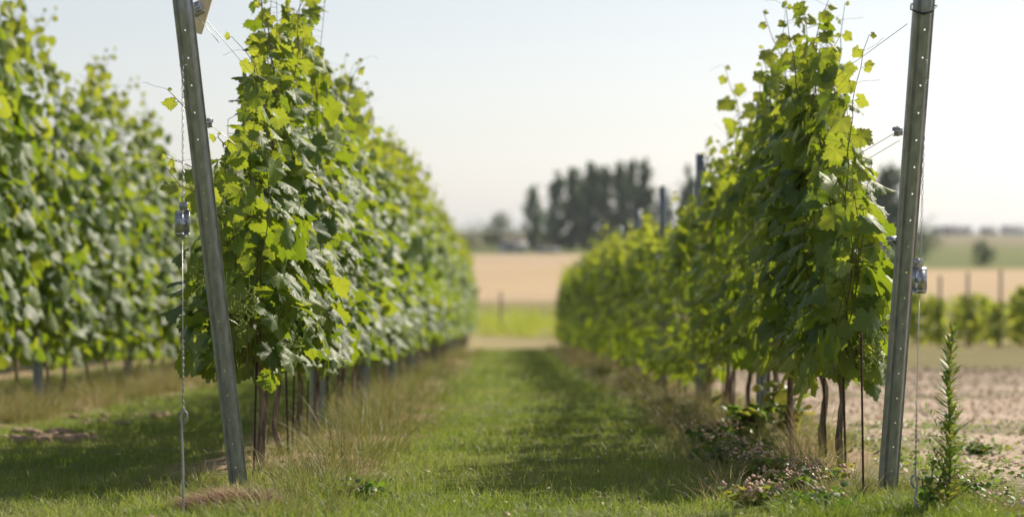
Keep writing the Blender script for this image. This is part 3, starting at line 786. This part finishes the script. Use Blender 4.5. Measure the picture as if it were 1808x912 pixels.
while y < 70:
    lab = 'blurred grapevine further back in the leftmost row'
    kk = k - 1
    if 0 <= kk < 4: lab = nb_[kk]
    place(vt, XB, y, lab, VB, random.choice((.86, .95, 1.0, 1.1)) * float(np.interp(y, [17, 20, 24, 28, 40, 70], [1.36, 1.26, 1.04, .92, .9, .9])))
    y += 1.02; k += 1

y = 26.5
while y < 72:
    place(vt, XB - 2.7, y, 'grapevine in the hidden row seen beneath the leaves of the leftmost row', 'vines of the hidden row', .9)
    y += 1.02

# rebar stake in front of the right vines
mb = MB(); a, b = P(1521, 588, 9.75), P(1526, 915, 9.6); b.z = G(b.x, b.y) - .1
n_ = 150; pts = [b.lerp(a, i / n_) for i in range(n_ + 1)]
mb.tube(pts, [.0042 + .0010 * (i % 2) for i in range(n_ + 1)], 7)
rb = mb.build('rebar_stake', M_rust); tag(rb, 'rusty ribbed rebar stake standing left of the right leaning post', 'stake')

# ------------------------------------------------------------------ grass and low growth (stuff)
def blades(name, xs, ys, hs, ws, lean, tint, mat, label, cat, segs=2, kind='stuff', base=None, heading=None):
    n_ = len(xs); zb = ground(xs, ys) if base is None else base
    a = rs.uniform(0, 2 * np.pi, n_) if heading is None else heading
    b = rs.uniform(0, 2 * np.pi, n_)
    u = np.stack([np.cos(b), np.sin(b), np.zeros(n_)], 1) * ws[:, None]
    d = np.stack([np.cos(a), np.sin(a), np.zeros(n_)], 1)
    rows = []
    for i in range(segs + 1):
        t = i / segs
        c = np.stack([xs, ys, zb - .01], 1) + d * (lean * hs * t ** 1.8)[:, None]
        c[:, 2] += hs * (t - .30 * np.minimum(lean, 1.3) * t * t)
        if i < segs: rows += [c - u * (1 - .55 * t) , c + u * (1 - .55 * t)]
        else: rows += [c]
    V = np.stack(rows, 1); nv = V.shape[1]
    fl = []; sz = []
    for i in range(segs - 1): fl += [2 * i, 2 * i + 1, 2 * i + 3, 2 * i + 2]; sz.append(4)
    fl += [2 * segs - 2, 2 * segs - 1, 2 * segs]; sz.append(3)
    flat = (np.array(fl)[None] + (np.arange(n_) * nv)[:, None]).ravel()
    me = mesh_np(name, V.reshape(-1, 3), (flat, np.tile(sz, n_)), np.repeat(tint, nv)); me.materials.append(mat)
    o = link(bpy.data.objects.new(name, me))
    if label: tag(o, label, cat, kind=kind)
    return o
def inview(x, y, m=.4):
    px = x / y * F
    return (px > -900 - m * F / y) & (px < 915 + m * F / y)
# lawn in the aisles
XS, YS, HS, WS, TT = [], [], [], [], []
for (y0, y1, dens, hh, ww) in ((7.6, 12.5, 3300, .055, .0016), (12.5, 18, 1500, .055, .0024), (18, 30, 520, .06, .004), (30, 63, 130, .065, .008)):
    xa = max(-1.0 * 915 / F * y1 - .3, -6.5); xb = 2.15
    n_ = int((xb - xa) * (y1 - y0) * dens)
    x = rs.uniform(xa, xb, n_); yy = rs.uniform(y0, y1, n_)
    kx = (x - XL) / 2.7; d = np.abs(kx - np.round(kx)) * 2.7
    keep = inview(x, yy) & (rs.rand(n_) < np.maximum(sm(.32, .6, d + .3 * (nz(x, yy, .45, 1) - .5)), sm(10.8, 9.9, yy)) * (np.hypot((x + 1.045) / 1.35, yy - 9.1) > .15) * (.55 + .45 * nz(x, yy, .3, 11)))
    x, yy = x[keep], yy[keep]
    XS.append(x); YS.append(yy); HS.append(hh * rs.uniform(.5, 1.35, len(x)) * (.7 + .6 * nz(x, yy, .6, 12))); WS.append(ww * rs.uniform(.7, 1.3, len(x)))
    TT.append(np.clip(rs.normal(.40, .18, len(x)) + .35 * (nz(x, yy, .35, 13) - .4) + .45 * (nz(x, yy, .9, 41) - .5) + .25 * sm(-.5, -1.2, x) * sm(10.8, 9.8, yy) + (rs.rand(len(x)) < .05) * .6, 0, 1))
XS, YS, HS, WS, TT = map(np.concatenate, (XS, YS, HS, WS, TT))
blades('lawn_grass', XS, YS, HS, WS, rs.uniform(.1, 1.0, len(XS)), TT, M_grass, 'short mown green grass growing on the paths between the rows', 'grass')

# tall dry grass under the rows: tufts
def tufts(name, pts, label, cat='grass', mat=None):
    xs, ys, hs, ws, ln, tt, hd = [], [], [], [], [], [], []
    for (x, y_, h, rad, n_, tn) in pts:
        a = rs.uniform(0, 2 * np.pi, n_); q = rad * np.sqrt(rs.rand(n_))
        xs.append(x + q * np.cos(a)); ys.append(y_ + q * np.sin(a)); hs.append(h * rs.uniform(.45, 1.15, n_))
        ws.append(np.full(n_, .0011) * (1 + y_ / 25) * rs.uniform(.7, 1.4, n_)); ln.append(rs.uniform(.15, 1.25, n_)); tt.append(np.clip(rs.normal(tn, .22, n_), 0, 1)); hd.append(a + rs.normal(0, .5, n_))
    xs, ys, hs, ws, ln, tt, hd = map(np.concatenate, (xs, ys, hs, ws, ln, tt, hd))
    return blades(name, xs, ys, hs, ws, ln, tt, mat or M_dry, label, cat, 4, heading=hd)
T1 = []
r = random.Random(5)
for i in range(230):
    y_ = 10.2 + 45 * r.random() ** 1.6; T1.append((XL + r.gauss(.1, .22), y_, r.uniform(.08, .36) * (.5 if y_ < 12.5 else 1), r.uniform(.05, .2), r.choice((12, 25, 60)) if y_ > 20 else r.choice((15, 30, 80)), r.uniform(.0, .55)))
for (px, py, h) in ((540, 850, .16), (560, 830, .2), (590, 840, .2), (610, 800, .28), (640, 790, .34), (665, 770, .34), (690, 740, .34), (640, 740, .36), (720, 720, .3), (480, 880, .12), (520, 885, .14), (440, 890, .10), (700, 700, .35), (745, 680, .3), (650, 700, .3)):
    yy = .7 * F / (py - 570 + 30); T1.append(((px - 895) / F * yy, yy, h * 1.1, .2, 120, .28))
tufts('tall_grass', T1, 'tall wispy grass going to straw along the foot of the middle row')
T2 = []
for i in range(190):
    y_ = 10.5 + 50 * r.random() ** 1.5; T2.append((XR + r.uniform(-.55, .25), y_, r.uniform(.10, .34), r.uniform(.05, .18), r.choice((15, 30, 60)), r.uniform(.1, .9)))
for (px, py) in ((1230, 760), (1255, 745), (1215, 775), (1270, 770), (1205, 740), (1185, 730), (1160, 720)):
    yy = .7 * F / (py - 570); T2.append(((px - 895) / F * yy, yy, .26, .16, 90, .65))
for i in range(46):
    y_ = r.uniform(8.9, 10.6); T2.append((XR + r.uniform(-.42, .40), y_, r.uniform(.03, .08), .09, 90, r.uniform(.1, .6)))
T5 = []
for i in range(170):
    T5.append((r.uniform(-4, 4), r.uniform(74, 92), r.uniform(.3, .85), .5, 60, r.uniform(.3, .9)))
tufts('meadow_growth', T5, 'soft yellow green growth below the end of the grass path', mat=M_young)
for i in range(70):
    y_ = r.uniform(9.3, 13); T2.append((XR + r.uniform(-.75, -.1), y_, r.uniform(.06, .20), .1, 30, r.uniform(.5, 1)))
tufts('dry_grass', T2, 'dry straw coloured grass along the foot of the right row')
T3 = []
for i in range(330):
    y_ = 16.5 + 36 * r.random() ** 1.3; T3.append((XB + r.uniform(-.4, .5), y_, r.uniform(.12, .34), r.uniform(.06, .2), 60, r.uniform(.2, .7)))
tufts('rough_grass', T3, 'rough yellow green grass under the leftmost row')
T4 = []
for i in range(100):
    x_ = r.uniform(-1.5, 1.8); y_ = r.uniform(8.2, 9.6)
    if inview(x_, y_) : T4.append((x_ if x_ < -1 or x_ > .9 else x_, y_, r.uniform(.04, .09), .05, 30, .3))
for i in range(130): T4.append((r.uniform(-1.9, -.55), r.uniform(8.5, 10.8), r.uniform(.04, .10), .08, 60, r.uniform(.2, .9)))
for i in range(70): T4.append((r.uniform(1.0, 1.75), r.uniform(8.5, 9.3), r.uniform(.05, .10), .07, 80, r.uniform(.0, .5)))
tufts('meadow_grass', T4, 'longer seeding grass mixed into the near lawn', mat=M_grass)
# straw clump by the foot of the left post
cx, cy = (405 - 895) / F * 9.1, 9.1
n_ = 3500; a = rs.uniform(0, 2 * np.pi, n_); q = .15 * np.sqrt(rs.rand(n_))
st = blades('straw_clump', cx + q * np.cos(a) * 1.3, cy + q * np.sin(a), rs.uniform(.09, .17, n_) * (1.15 - .8 * q / .15), np.full(n_, .0016), rs.uniform(.7, 1.8, n_), np.clip(rs.normal(.85, .15, n_), 0, 1),
            simple('pink straw', (.24, .13, .09), .9, 0, 0, 40, 0, (.50, .31, .22)), None, None, 4)
tag(st, 'matted pinkish brown straw clump at the foot of the left post', 'straw clump')

# pale litter and clover in the right-hand field
def scatter(name, n_, xr, yr, size, mat, label, cat, tint=None, flat=True, tmpl=None, zoff=.004, dens=None, pw=1.0):
    x = rs.uniform(xr[0], xr[1], n_); y_ = yr[0] + (yr[1] - yr[0]) * rs.rand(n_) ** pw
    kp = inview(x, y_, .1)
    if dens is not None: kp &= rs.rand(n_) < dens(x, y_)
    x, y_ = x[kp], y_[kp]; m_ = len(x); z_ = ground(x, y_) + zoff * rs.uniform(.5, 2, m_)
    nn = np.stack([rs.normal(0, .45, m_), rs.normal(0, .45, m_), np.ones(m_)], 1); tp = rs.normal(0, 1, (m_, 3))
    return tag(build_leaves(name, tmpl or LO, np.stack([x, y_, z_], 1), nn, tp, size * rs.uniform(.5, 1.5, m_) * (1 + np.maximum(0, y_ - 14) / 20), np.clip(rs.normal(.5, .25, m_), 0, 1), mat), label, cat, kind='stuff')
PT = [leaf_template(6, 0, 0, .3, .2, 1, 3)]
scatter('plant_litter', 26000, (2.0, 8), (8.3, 38), .022, M_litter, 'dry straw coloured leaf litter covering the field right of the vines', 'litter', tmpl=PT, pw=1.5)
scatter('clover_ground_cover', 8000, (1.75, 4.5), (8.3, 17), .022, M_weed, 'low clover leaves growing in patches in the pale field', 'clover', tmpl=PT, zoff=.02, dens=lambda x, y_: sm(.45, .7, nz(x, y_, .35, 21)) + .12, pw=1.4)
scatter('clover_blossom', 5000, (1.75, 7), (8.3, 22), .017, M_petal, 'tiny white and pink clover flowers dotted over the pale field', 'flowers', tmpl=PT, zoff=.03, dens=lambda x, y_: .4 + .6 * sm(.4, .7, nz(x, y_, .5, 22)), pw=1.5)
scatter('petal_litter', 260, (-.4, 1.3), (8.3, 16), .012, M_petal, 'few pale specks of flowers in the grass path', 'flowers', tmpl=PT, zoff=.03)
scatter('soil_litter', 9000, (-4.6, -.5), (8.6, 40), .022, M_clod, 'crumbs of dry soil and dead leaves under the vine rows', 'litter', tmpl=PT, dens=lambda x, y_: sm(.55, .25, np.abs((x - XL) / 2.7 - np.round((x - XL) / 2.7)) * 2.7), pw=1.3)

# soil clods
def clod(c, s, seed):
    r = random.Random(seed); mb = MB()
    nu, nv = 10, 6; v = []
    for j in range(nv + 1):
        for i in range(nu):
            a, b = 2 * math.pi * i / nu, math.pi * (j / nv - .5)
            d = Vector((math.cos(a) * math.cos(b), math.sin(a) * math.cos(b), math.sin(b) * .6))
            v.append(tuple(Vector(c) + d * s * (1 + .5 * noise.noise(d * 1.7 + Vector((seed, 0, 0))))))
    mb.add(v, [(j * nu + i, j * nu + (i + 1) % nu, (j + 1) * nu + (i + 1) % nu, (j + 1) * nu + i) for j in range(nv) for i in range(nu)])
    return mb
r = random.Random(9); mb = MB()
for k in range(70):
    px, py = r.choice(((85, 775), (110, 770), (70, 780), (140, 765), (230, 735), (300, 735), (60, 770), (180, 745)))
    yy = .7 * F / (py - 570) + r.uniform(-.5, .5); xx = (px - 895) / F * yy + r.uniform(-.22, .22)
    c_ = clod((xx, yy, G(xx, yy) + .01), r.uniform(.015, .05), k)
    for v_, in zip(c_.v): mb.add(v_, c_.f)
tag(mb.build('crumbled_soil', M_clod), 'crumbly brown soil clods heaped under the leftmost row', 'soil clods', kind='stuff')

# ------------------------------------------------------------------ weeds, each a plant
def weed(px, py, h, wid, n, label, flowers=0, tn=.5, sz=.045, Y=None, zoff=0):
    yy = Y or .7 * F / (py - 570); x = (px - 895) / F * yy; r = random.Random(int(px * 7 + py)); z = G(x, yy)
    root = empty('weed', (x, yy, z)); st = MB(); L = Leaves(); heads = []
    for k in range(n):
        a = r.uniform(0, 6.28); rr = wid * r.random() ** .6; hh = h * r.uniform(.45, 1.0)
        tip = Vector((math.cos(a) * rr, math.sin(a) * rr, hh)); mid = tip * .5 + Vector((0, 0, hh * .15))
        st.tube([(tip.x * .15, tip.y * .15, -.02), mid, tip], [.0025, .002, .001], 4, cap=False)
        for j in range(7):
            t = .2 + .8 * j / 6; q = (mid * 2 * t if t < .5 else mid.lerp(tip, (t - .5) * 2)) + Vector((r.gauss(0, .03), r.gauss(0, .03), r.gauss(0, .015)))
            L.add(q, (r.gauss(0, .6), r.gauss(0, .6), 1), (r.gauss(0, 1), r.gauss(0, 1), -.3), sz * r.uniform(.6, 1.3), min(1, max(0, r.gauss(tn, .25))))
        if k < min(flowers, 18):
            fl = MB(); heads.append(fl)
            for j in range(6):
                c = tip + Vector((r.gauss(0, .014), r.gauss(0, .014), r.gauss(.01, .012)))
                fl.add(np.array([(.006, 0, 0), (0, .006, 0), (-.006, 0, 0), (0, -.006, 0), (0, 0, .006), (0, 0, -.006)]) * r.uniform(.7, 1.6) + np.array(c), [(0, 1, 4), (1, 2, 4), (2, 3, 4), (3, 0, 4), (1, 0, 5), (2, 1, 5), (3, 2, 5), (0, 3, 5)])
    st.build('stem', M_shoot, root); L.build('foliage', LO, root, M_weed, np.random.RandomState(3))
    for fl in heads: fl.build('flower_head', M_petal, root)
    return tag(root, label, 'weed', 'weeds growing at the foot of the right row')
weed(1330, 800, .24, .20, 30, 'leafy bright green weed at the foot of the nearest blue grey line post', 0, .6, .07, 13.4)
weed(1395, 780, .34, .14, 18, 'yellowish upright weed behind the third right trunk', 0, .8, .06, 13.8)
weed(1295, 830, .15, .20, 46, 'low dark weed with pink flower heads at the path edge', 30, .25, .035)
weed(1262, 800, .13, .15, 30, 'small dark weed with pale flowers farther along the path edge', 18, .2, .035)
weed(1345, 860, .14, .15, 34, 'dried weed with pinkish seed heads in front of the right trunks', 34, .8, .03, 10.4)
weed(1400, 870, .10, .14, 26, 'low weed with white flower heads below the third right trunk', 26, .5, .03, 10.0)
weed(1455, 860, .09, .12, 20, 'dry low weed between the two nearest right trunks', 12, .8, .03, 10.4)
weed(1330, 895, .08, .12, 26, 'pink withered weed at the bottom edge beside the path', 26, .9, .03)
weed(1215, 755, .14, .2, 24, 'brownish weed clump on the path edge below the slim line post', 10, .7, .04)
weed(1180, 735, .13, .2, 24, 'faded weed clump with pale flowers on the right path edge', 16, .7, .04)
weed(1120, 690, .15, .25, 24, 'reddish weed clump far along the right path edge', 20, .85, .05)
weed(1065, 665, .15, .25, 20, 'farthest reddish weed clump along the right path edge', 14, .85, .05)
weed(1435, 905, .07, .16, 40, 'dark green leafy weed at the bottom edge left of the rebar stake', 4, .1, .03)
weed(640, 880, .07, .09, 14, 'small leafy weed in the bare soil at the foot of the middle row', 0, .3, .03)
weed(1730, 800, .05, .16, 24, 'low round weed in the pale field right of the tall weed', 3, .3, .03)
weed(1700, 868, .05, .12, 20, 'small clover weed at the foot of the tall weed', 5, .3, .028)

# the tall narrow weed beside the right guy wire
bx, by = (1668 - 895) / F * 8.9, 8.9
root = empty('horseweed', (bx, by, G(bx, by))); r = random.Random(31)
H = (P(1686, 572, 8.9).z - G(bx, by)); topx = (1686 - 1668) / F * 8.9
st = MB(); pts = [Vector((topx * t + .012 * math.sin(t * 6), 0, -.03 + (H + .0) * t)) for t in np.linspace(0, 1, 14)]
st.tube(pts, [.006 - .0045 * t for t in np.linspace(0, 1, 14)], 7); st.build('stem', M_shoot, root)
NL = []; 
lv, lf, lu = [], [], []
mb = MB()
def blade_leaf(mb, p0, d, ln, wd, tn, droop):
    d = d.normalized(); s_ = d.cross(Vector((0, 0, 1)));
    s_ = s_.normalized() if s_.length > .05 else Vector((1, 0, 0))
    v = []
    for i in range(6):
        t = i / 5; c = p0 + d * ln * t + Vector((0, 0, -droop * ln * t * t)); w_ = wd * math.sin(math.pi * min(.97, t * .8 + .14)) ** .8
        if i == 5: v.append(c)
        else: v += [c - s_ * w_ + Vector((0, 0, w_ * .4)), c, c + s_ * w_ + Vector((0, 0, w_ * .4))]
    f = []
    for i in range(4): f += [(3 * i, 3 * i + 1, 3 * i + 4, 3 * i + 3), (3 * i + 1, 3 * i + 2, 3 * i + 5, 3 * i + 4)]
    f += [(12, 13, 15), (13, 14, 15)]
    mb.add([tuple(q) for q in v], f, tn)
for k in range(190):
    t = (k / 190) ** .9 * r.uniform(.97, 1)
    p0 = Vector((topx * t + .012 * math.sin(t * 6), 0, (H - .01) * t)); a = k * 2.4
    up = .42 + .8 * t ** 2 + (0.7 if t > .93 else 0)
    ln = (.115 - .06 * t) * r.uniform(.65, 1.15)
    blade_leaf(mb, p0, Vector((math.cos(a), math.sin(a), up * r.uniform(.3, 1.7))), ln, .0100 - .004 * t, r.uniform(.2, 1) if t > .2 else r.uniform(.6, 1), r.uniform(-.3, .5))
for k in range(14):      # leafy side branches near the foot
    a = r.uniform(0, 6.28); h0 = r.uniform(.08, .30); ln = r.uniform(.08, .16); d = Vector((math.cos(a), math.sin(a), 1.7)).normalized()
    q0 = Vector((0, 0, h0))
    for j in range(16):
        t = j / 16; blade_leaf(mb, q0 + d * ln * t, Vector((math.cos(j * 2.4), math.sin(j * 2.4), 1.3)), .035, .0028, r.uniform(.4, .9), .2)
mb.build('foliage', M_weed, root); tag(root, 'tall narrow green weed with spiky leaves beside the right guy wire', 'weed')
# small flowering weed between guy anchor and tall weed
bx, by = (1640 - 895) / F * 8.9, 8.9
root = empty('thistle', (bx, by, G(bx, by))); st = MB(); mb = MB(); L = Leaves()
for (dx, h) in ((.02, .19), (-.02, .12), (.045, .13)):
    st.tube([(0, 0, -.02), (dx * .4, 0, h * .6), (dx, 0, h)], [.003, .0025, .002], 5)
    for j in range(6): L.add((dx * j / 6, 0, h * (j + 1) / 7), (r.gauss(0, 1), -1, 1), (r.choice((-1, 1)), 0, .4), .04, .3)
    for j in range(8): mb.add(np.array([(.004, 0, 0), (0, .004, 0), (-.004, 0, 0), (0, -.004, 0), (0, 0, .007), (0, 0, -.004)]) + np.array((dx + r.gauss(0, .007), r.gauss(0, .006), h + r.gauss(.004, .007))), [(0, 1, 4), (1, 2, 4), (2, 3, 4), (3, 0, 4), (1, 0, 5), (2, 1, 5), (3, 2, 5), (0, 3, 5)], .2)
st.build('stem', M_shoot, root); L.build('foliage', LO, root, M_weed); mb.build('bud_cluster', M_weed, root)
tag(root, 'small budding weed between the right guy wire rod and the tall weed', 'weed')

# ------------------------------------------------------------------ young vines below the slope
def young(x, y, h, seed, label, grp, post=False):
    r = random.Random(seed); root = empty('young_vine', (x, y, G(x, y))); L = Leaves(); mb = MB()
    mb.tube([(0, 0, -.05), (.02, 0, .3), (0, 0, h * .8)], [.02, .016, .006], 6); mb.build('trunk', M_bark, root)
    for k in range(260):
        z_ = h * (.1 + .9 * r.random() ** .9) * r.uniform(.9, 1.1); wv = .42 * (1 - .6 * (z_ / h) ** 2)
        L.add((r.gauss(0, wv * .5), r.gauss(0, .18), z_), (r.gauss(0, .7), r.gauss(0, .7), .6), (r.gauss(0, .4), 0, -1), r.uniform(.10, .17), r.uniform(.2, 1))
    L.build('foliage', LO, root, M_young, r=np.random.RandomState(seed)); return tag(root, label, 'vine', grp)
yv = [young(0, 0, 1.35, 500 + k, 'x', 'x') for k in range(4)]
usedy = set()
def put_young(x, y, label, grp, s=1.0):
    p_ = random.choice(yv); o = p_ if p_ not in usedy else copy_tree(p_); usedy.add(p_)
    o.location = (x, y, G(x, y)); o.rotation_euler = (0, 0, random.uniform(0, 6)); o.scale = (s, s, s); return tag(o, label, 'vine', grp)
x = 9.6; k = 0
while x < 16.5:
    for yy in (66.5, 70):
        put_young(x + random.uniform(-.08, .08) + (0 if yy < 68 else .4), yy, 'small young vine in the cross row beyond the pale field' if yy < 68 else 'small young vine in the second cross row beyond the pale field', 'young vines beyond the pale field', random.uniform(.85, 1.2))
    x += .78
for (px, py, Y_) in ((1709, 480, 66.5), (1767, 476, 66.5), (1660, 486, 66.5), (884, 515, 80), (1000, 520, 80)):
    b = P(px, 600, Y_); h = P(px, py, Y_).z - G(b.x, Y_)
    o_ = MB(); o_.tube([(0, 0, -.1), (0, 0, h * .5), (.01, 0, h)], [.045, .042, .04], 8); o_.tube([(-.05, 0, h - .1), (.05, 0, h - .1)], .012, 6)
    q = o_.build('wooden_post', simple('weathered wood', (.20, .16, .14), .9, 0, 0, 8, .2, (.28, .24, .22))); q.location = (b.x, Y_, G(b.x, Y_))
    tag(q, {1709: 'middle of three thin posts in the cross row beyond the pale field', 1767: 'rightmost thin post in the cross row beyond the pale field', 1660: 'leftmost thin post in the cross row, next to the guy wire', 884: 'thin blurred post below the left side of the grass path', 1000: 'thin blurred post below the right side of the grass path'}[px], 'post', 'thin posts beyond the vineyard')

# ------------------------------------------------------------------ distant trees
def tree(px, Y_, pybase, pytop, wpx, label, shape='poplar', seed=0, n_=1500, tn=.4, name='poplar_tree'):
    r = random.Random(seed); rn = np.random.RandomState(seed)
    x = (px - 895) / F * Y_; z0 = G(x, Y_); h = CAMZ + (405 - pytop) / F * Y_ - z0; w_ = wpx * 1.1 / 2 / F * Y_
    root = empty(name, (x, Y_, z0)); tr_ = MB()
    tr_.tube([(0, 0, -.3), (.05, 0, h * .3), (0, .1, h * .6), (0, 0, h * .92)], [h * .022, h * .016, h * .010, h * .002], 8)
    for k in range(14):
        t = r.uniform(.12, .8); a = r.uniform(0, 6.28); ln = w_ * .8 * (1 - t * .6); up = 1.6 if shape == 'poplar' else .5
        d = Vector((math.cos(a), math.sin(a), up)).normalized()
        tr_.tube([(0, 0, h * t), tuple(Vector((0, 0, h * t)) + d * ln)], [h * .006, h * .002], 5)
    tr_.build('trunk', M_trunk, root)
    # clumps then leaves round each clump
    pos = []; 
    nc = 46
    for k in range(nc):
        t = r.random(); a = r.uniform(0, 6.28)
        if shape == 'poplar': pf = math.sin(math.pi * min(1, t * .93 + .07)) ** .55 * (1 - .35 * t); zz = h * (.06 + .92 * t)
        elif shape == 'cone': pf = (1 - t) ** .8 * 1.0 + .05; zz = h * (.05 + .95 * t)
        else: pf = math.sin(math.pi * (t * .9 + .08)) ** .6; zz = h * (.10 + .86 * t)
        q = w_ * pf * r.uniform(.35, .95)
        c = np.array((math.cos(a) * q, math.sin(a) * q, zz)); cr = w_ * r.uniform(.22, .42)
        m_ = n_ // nc; pos.append(c + rn.normal(0, 1, (m_, 3)) * cr * np.array((.55, .55, .9 if shape == 'poplar' else .55)))
    pos = np.concatenate(pos); pos = pos[pos[:, 2] > .05]; m_ = len(pos)
    nn = pos * np.array((1, 1, .2)) / (w_ + 1e-6) + rn.normal(0, .7, (m_, 3)) + np.array((0, 0, .4)) - np.array((0, 0, 1)) * pos[:, 2:3] * 0.2 / w_
    build_leaves('crown', LO[:2], pos, nn, rn.normal(0, 1, (m_, 3)), h * .05 * rn.uniform(.5, 1.2, m_), np.clip(rn.normal(tn, .25, m_), 0, 1), M_tree, root, rn)
    return tag(root, label, 'tree')
g = 'poplars'
tree(985, 400, 440, 308, 42, 'leftmost poplar of the tall dark clump', seed=1)
tree(1012, 404, 440, 302, 40, 'second poplar from the left in the tall dark clump', seed=2)
tree(1046, 398, 440, 290, 40, 'tallest left of centre poplar in the clump, above a gap', seed=3)
tree(1070, 405, 440, 300, 40, 'poplar in the middle of the tall dark clump', seed=4)
tree(1094, 398, 440, 294, 38, 'poplar right of the middle of the tall dark clump', seed=5)
tree(1117, 403, 440, 290, 38, 'second poplar from the right in the tall dark clump', seed=6)
tree(1140, 399, 440, 284, 36, 'rightmost tall poplar of the dark clump', seed=7)
tree(1030, 412, 440, 318, 44, 'poplar filling the gap behind the left of the clump', seed=8)
tree(1172, 410, 440, 340, 40, 'lower dark tree just right of the poplar clump', seed=9)
tree(1215, 400, 440, 296, 34, 'dark tree peeking over the right row beside the slim post', seed=10)
tree(942, 385, 440, 338, 44, 'single dark cone shaped tree left of the poplar clump', 'cone2' if False else 'poplar', seed=11, tn=.5)
tree(886, 392, 440, 378, 66, 'round bushy tree left of the cone shaped tree', 'round', seed=12, name='round_tree', tn=.7)
tree(835, 395, 440, 392, 84, 'low bushy tree at the left end of the tree line', 'round', seed=13, name='round_tree', tn=.8)
tree(962, 392, 440, 378, 56, 'low tree between the cone shaped tree and the poplars', 'round', seed=14, name='round_tree', tn=.6)
tree(1570, 300, 440, 292, 62, 'tall dark tree behind the right leaning post', 'round', seed=15, n_=2200, name='broadleaf_tree', tn=.3)
tree(1540, 306, 440, 330, 60, 'dark tree half hidden by the first right vine', 'round', seed=16, n_=2000, name='broadleaf_tree', tn=.3)
tree(1628, 250, 460, 398, 76, 'wide dark bush right of the right leaning post', 'round', seed=17, name='round_bush', tn=.5)
tree(1735, 215, 470, 424, 44, 'small round dark tree standing alone in the green field', 'round', seed=18, name='round_tree', tn=.1)
for k, (px, w_) in enumerate(((850, 60), (905, 50), (1000, 70), (1060, 70), (1120, 70), (790, 60))):
    o_ = tree(px, 350 + 3 * k, 450, 436 - (k % 2) * 3, w_, ['low hedge bush left of the white house', 'low hedge bush below the white house', 'low hedge bush below the left poplars', 'low hedge bush below the middle poplars', 'low hedge bush below the right poplars', 'leftmost low hedge bush beyond the wheat field'][k], 'round', seed=30 + k, n_=900, name='hedge_bush', tn=.3)

# ------------------------------------------------------------------ houses
def house(px, Y_, pybase, pytop, wpx, wall, roof, label, rz=0, win=2):
    x = (px - 895) / F * Y_; z0 = G(x, Y_); h = CAMZ + (405 - pytop) / F * Y_ - z0; w_ = wpx / F * Y_; d_ = w_ * .7; eh = h * .62
    root = empty('house', (x, Y_, z0), rz)
    mb = MB(); mb.add([(-w_ / 2, -d_ / 2, -.3), (w_ / 2, -d_ / 2, -.3), (w_ / 2, d_ / 2, -.3), (-w_ / 2, d_ / 2, -.3), (-w_ / 2, -d_ / 2, eh), (w_ / 2, -d_ / 2, eh), (w_ / 2, d_ / 2, eh), (-w_ / 2, d_ / 2, eh), (-w_ / 2, 0, h - .1), (w_ / 2, 0, h - .1)],
                      [(0, 1, 5, 4), (2, 3, 7, 6), (1, 2, 6, 9, 5), (3, 0, 4, 8, 7), (0, 3, 2, 1)])
    mb.build('wall', wall, root, smooth=False)
    ov = w_ * .05; mb = MB(); t = .15
    for s_ in (-1, 1):
        v = [(-w_ / 2 - ov, s_ * (d_ / 2 + ov), eh - ov * .8), (w_ / 2 + ov, s_ * (d_ / 2 + ov), eh - ov * .8), (w_ / 2 + ov, 0, h), (-w_ / 2 - ov, 0, h)]
        v += [(a, b, c + t) for a, b, c in v]
        mb.add(v, [(0, 1, 2, 3), (7, 6, 5, 4), (0, 4, 5, 1), (1, 5, 6, 2), (2, 6, 7, 3), (3, 7, 4, 0)])
    rf = mb.build('roof', roof, root, smooth=False)
    mb = MB(); mb.box((w_ * .25, 0, h + .3), (w_ * .08, w_ * .08, 1.0)); mb.build('chimney', M_roofr, rf, smooth=False)
    for k in range(win):
        mb = MB(); mb.box(((k - (win - 1) / 2) * w_ * .4, -d_ / 2 - .02, eh * .55), (w_ * .14, .06, eh * .4)); mb.build('window', M_glass, root, smooth=False)
    return tag(root, label, 'house')
house(905, 345, 450, 426, 46, M_white, M_roof, 'white house with grey roof below the cone shaped tree', .3)
house(966, 347, 450, 438, 40, M_white, M_roof, 'low pale building right of the cone shaped tree', -.1)
house(868, 600, 430, 412, 30, M_roofr, M_roofr, 'small red brown house at the left end of the tree line')
for k, (px, w_) in enumerate(((1682, 30), (1708, 16), (1745, 26), (1790, 40), (1835, 30), (1655, 18))):
    house(px, 1500, 412, 398 + (k % 3), w_, M_white if k % 2 else M_roofr, M_roof, ['largest left house on the far right horizon', 'tiny house on the far right horizon', 'house in the middle of the far right horizon', 'wide grey roofed house near the right edge of the horizon', 'house past the right edge of the horizon', 'tiny house nearest the post on the horizon'][k], 0, 3)
bpy.context.view_layer.update()
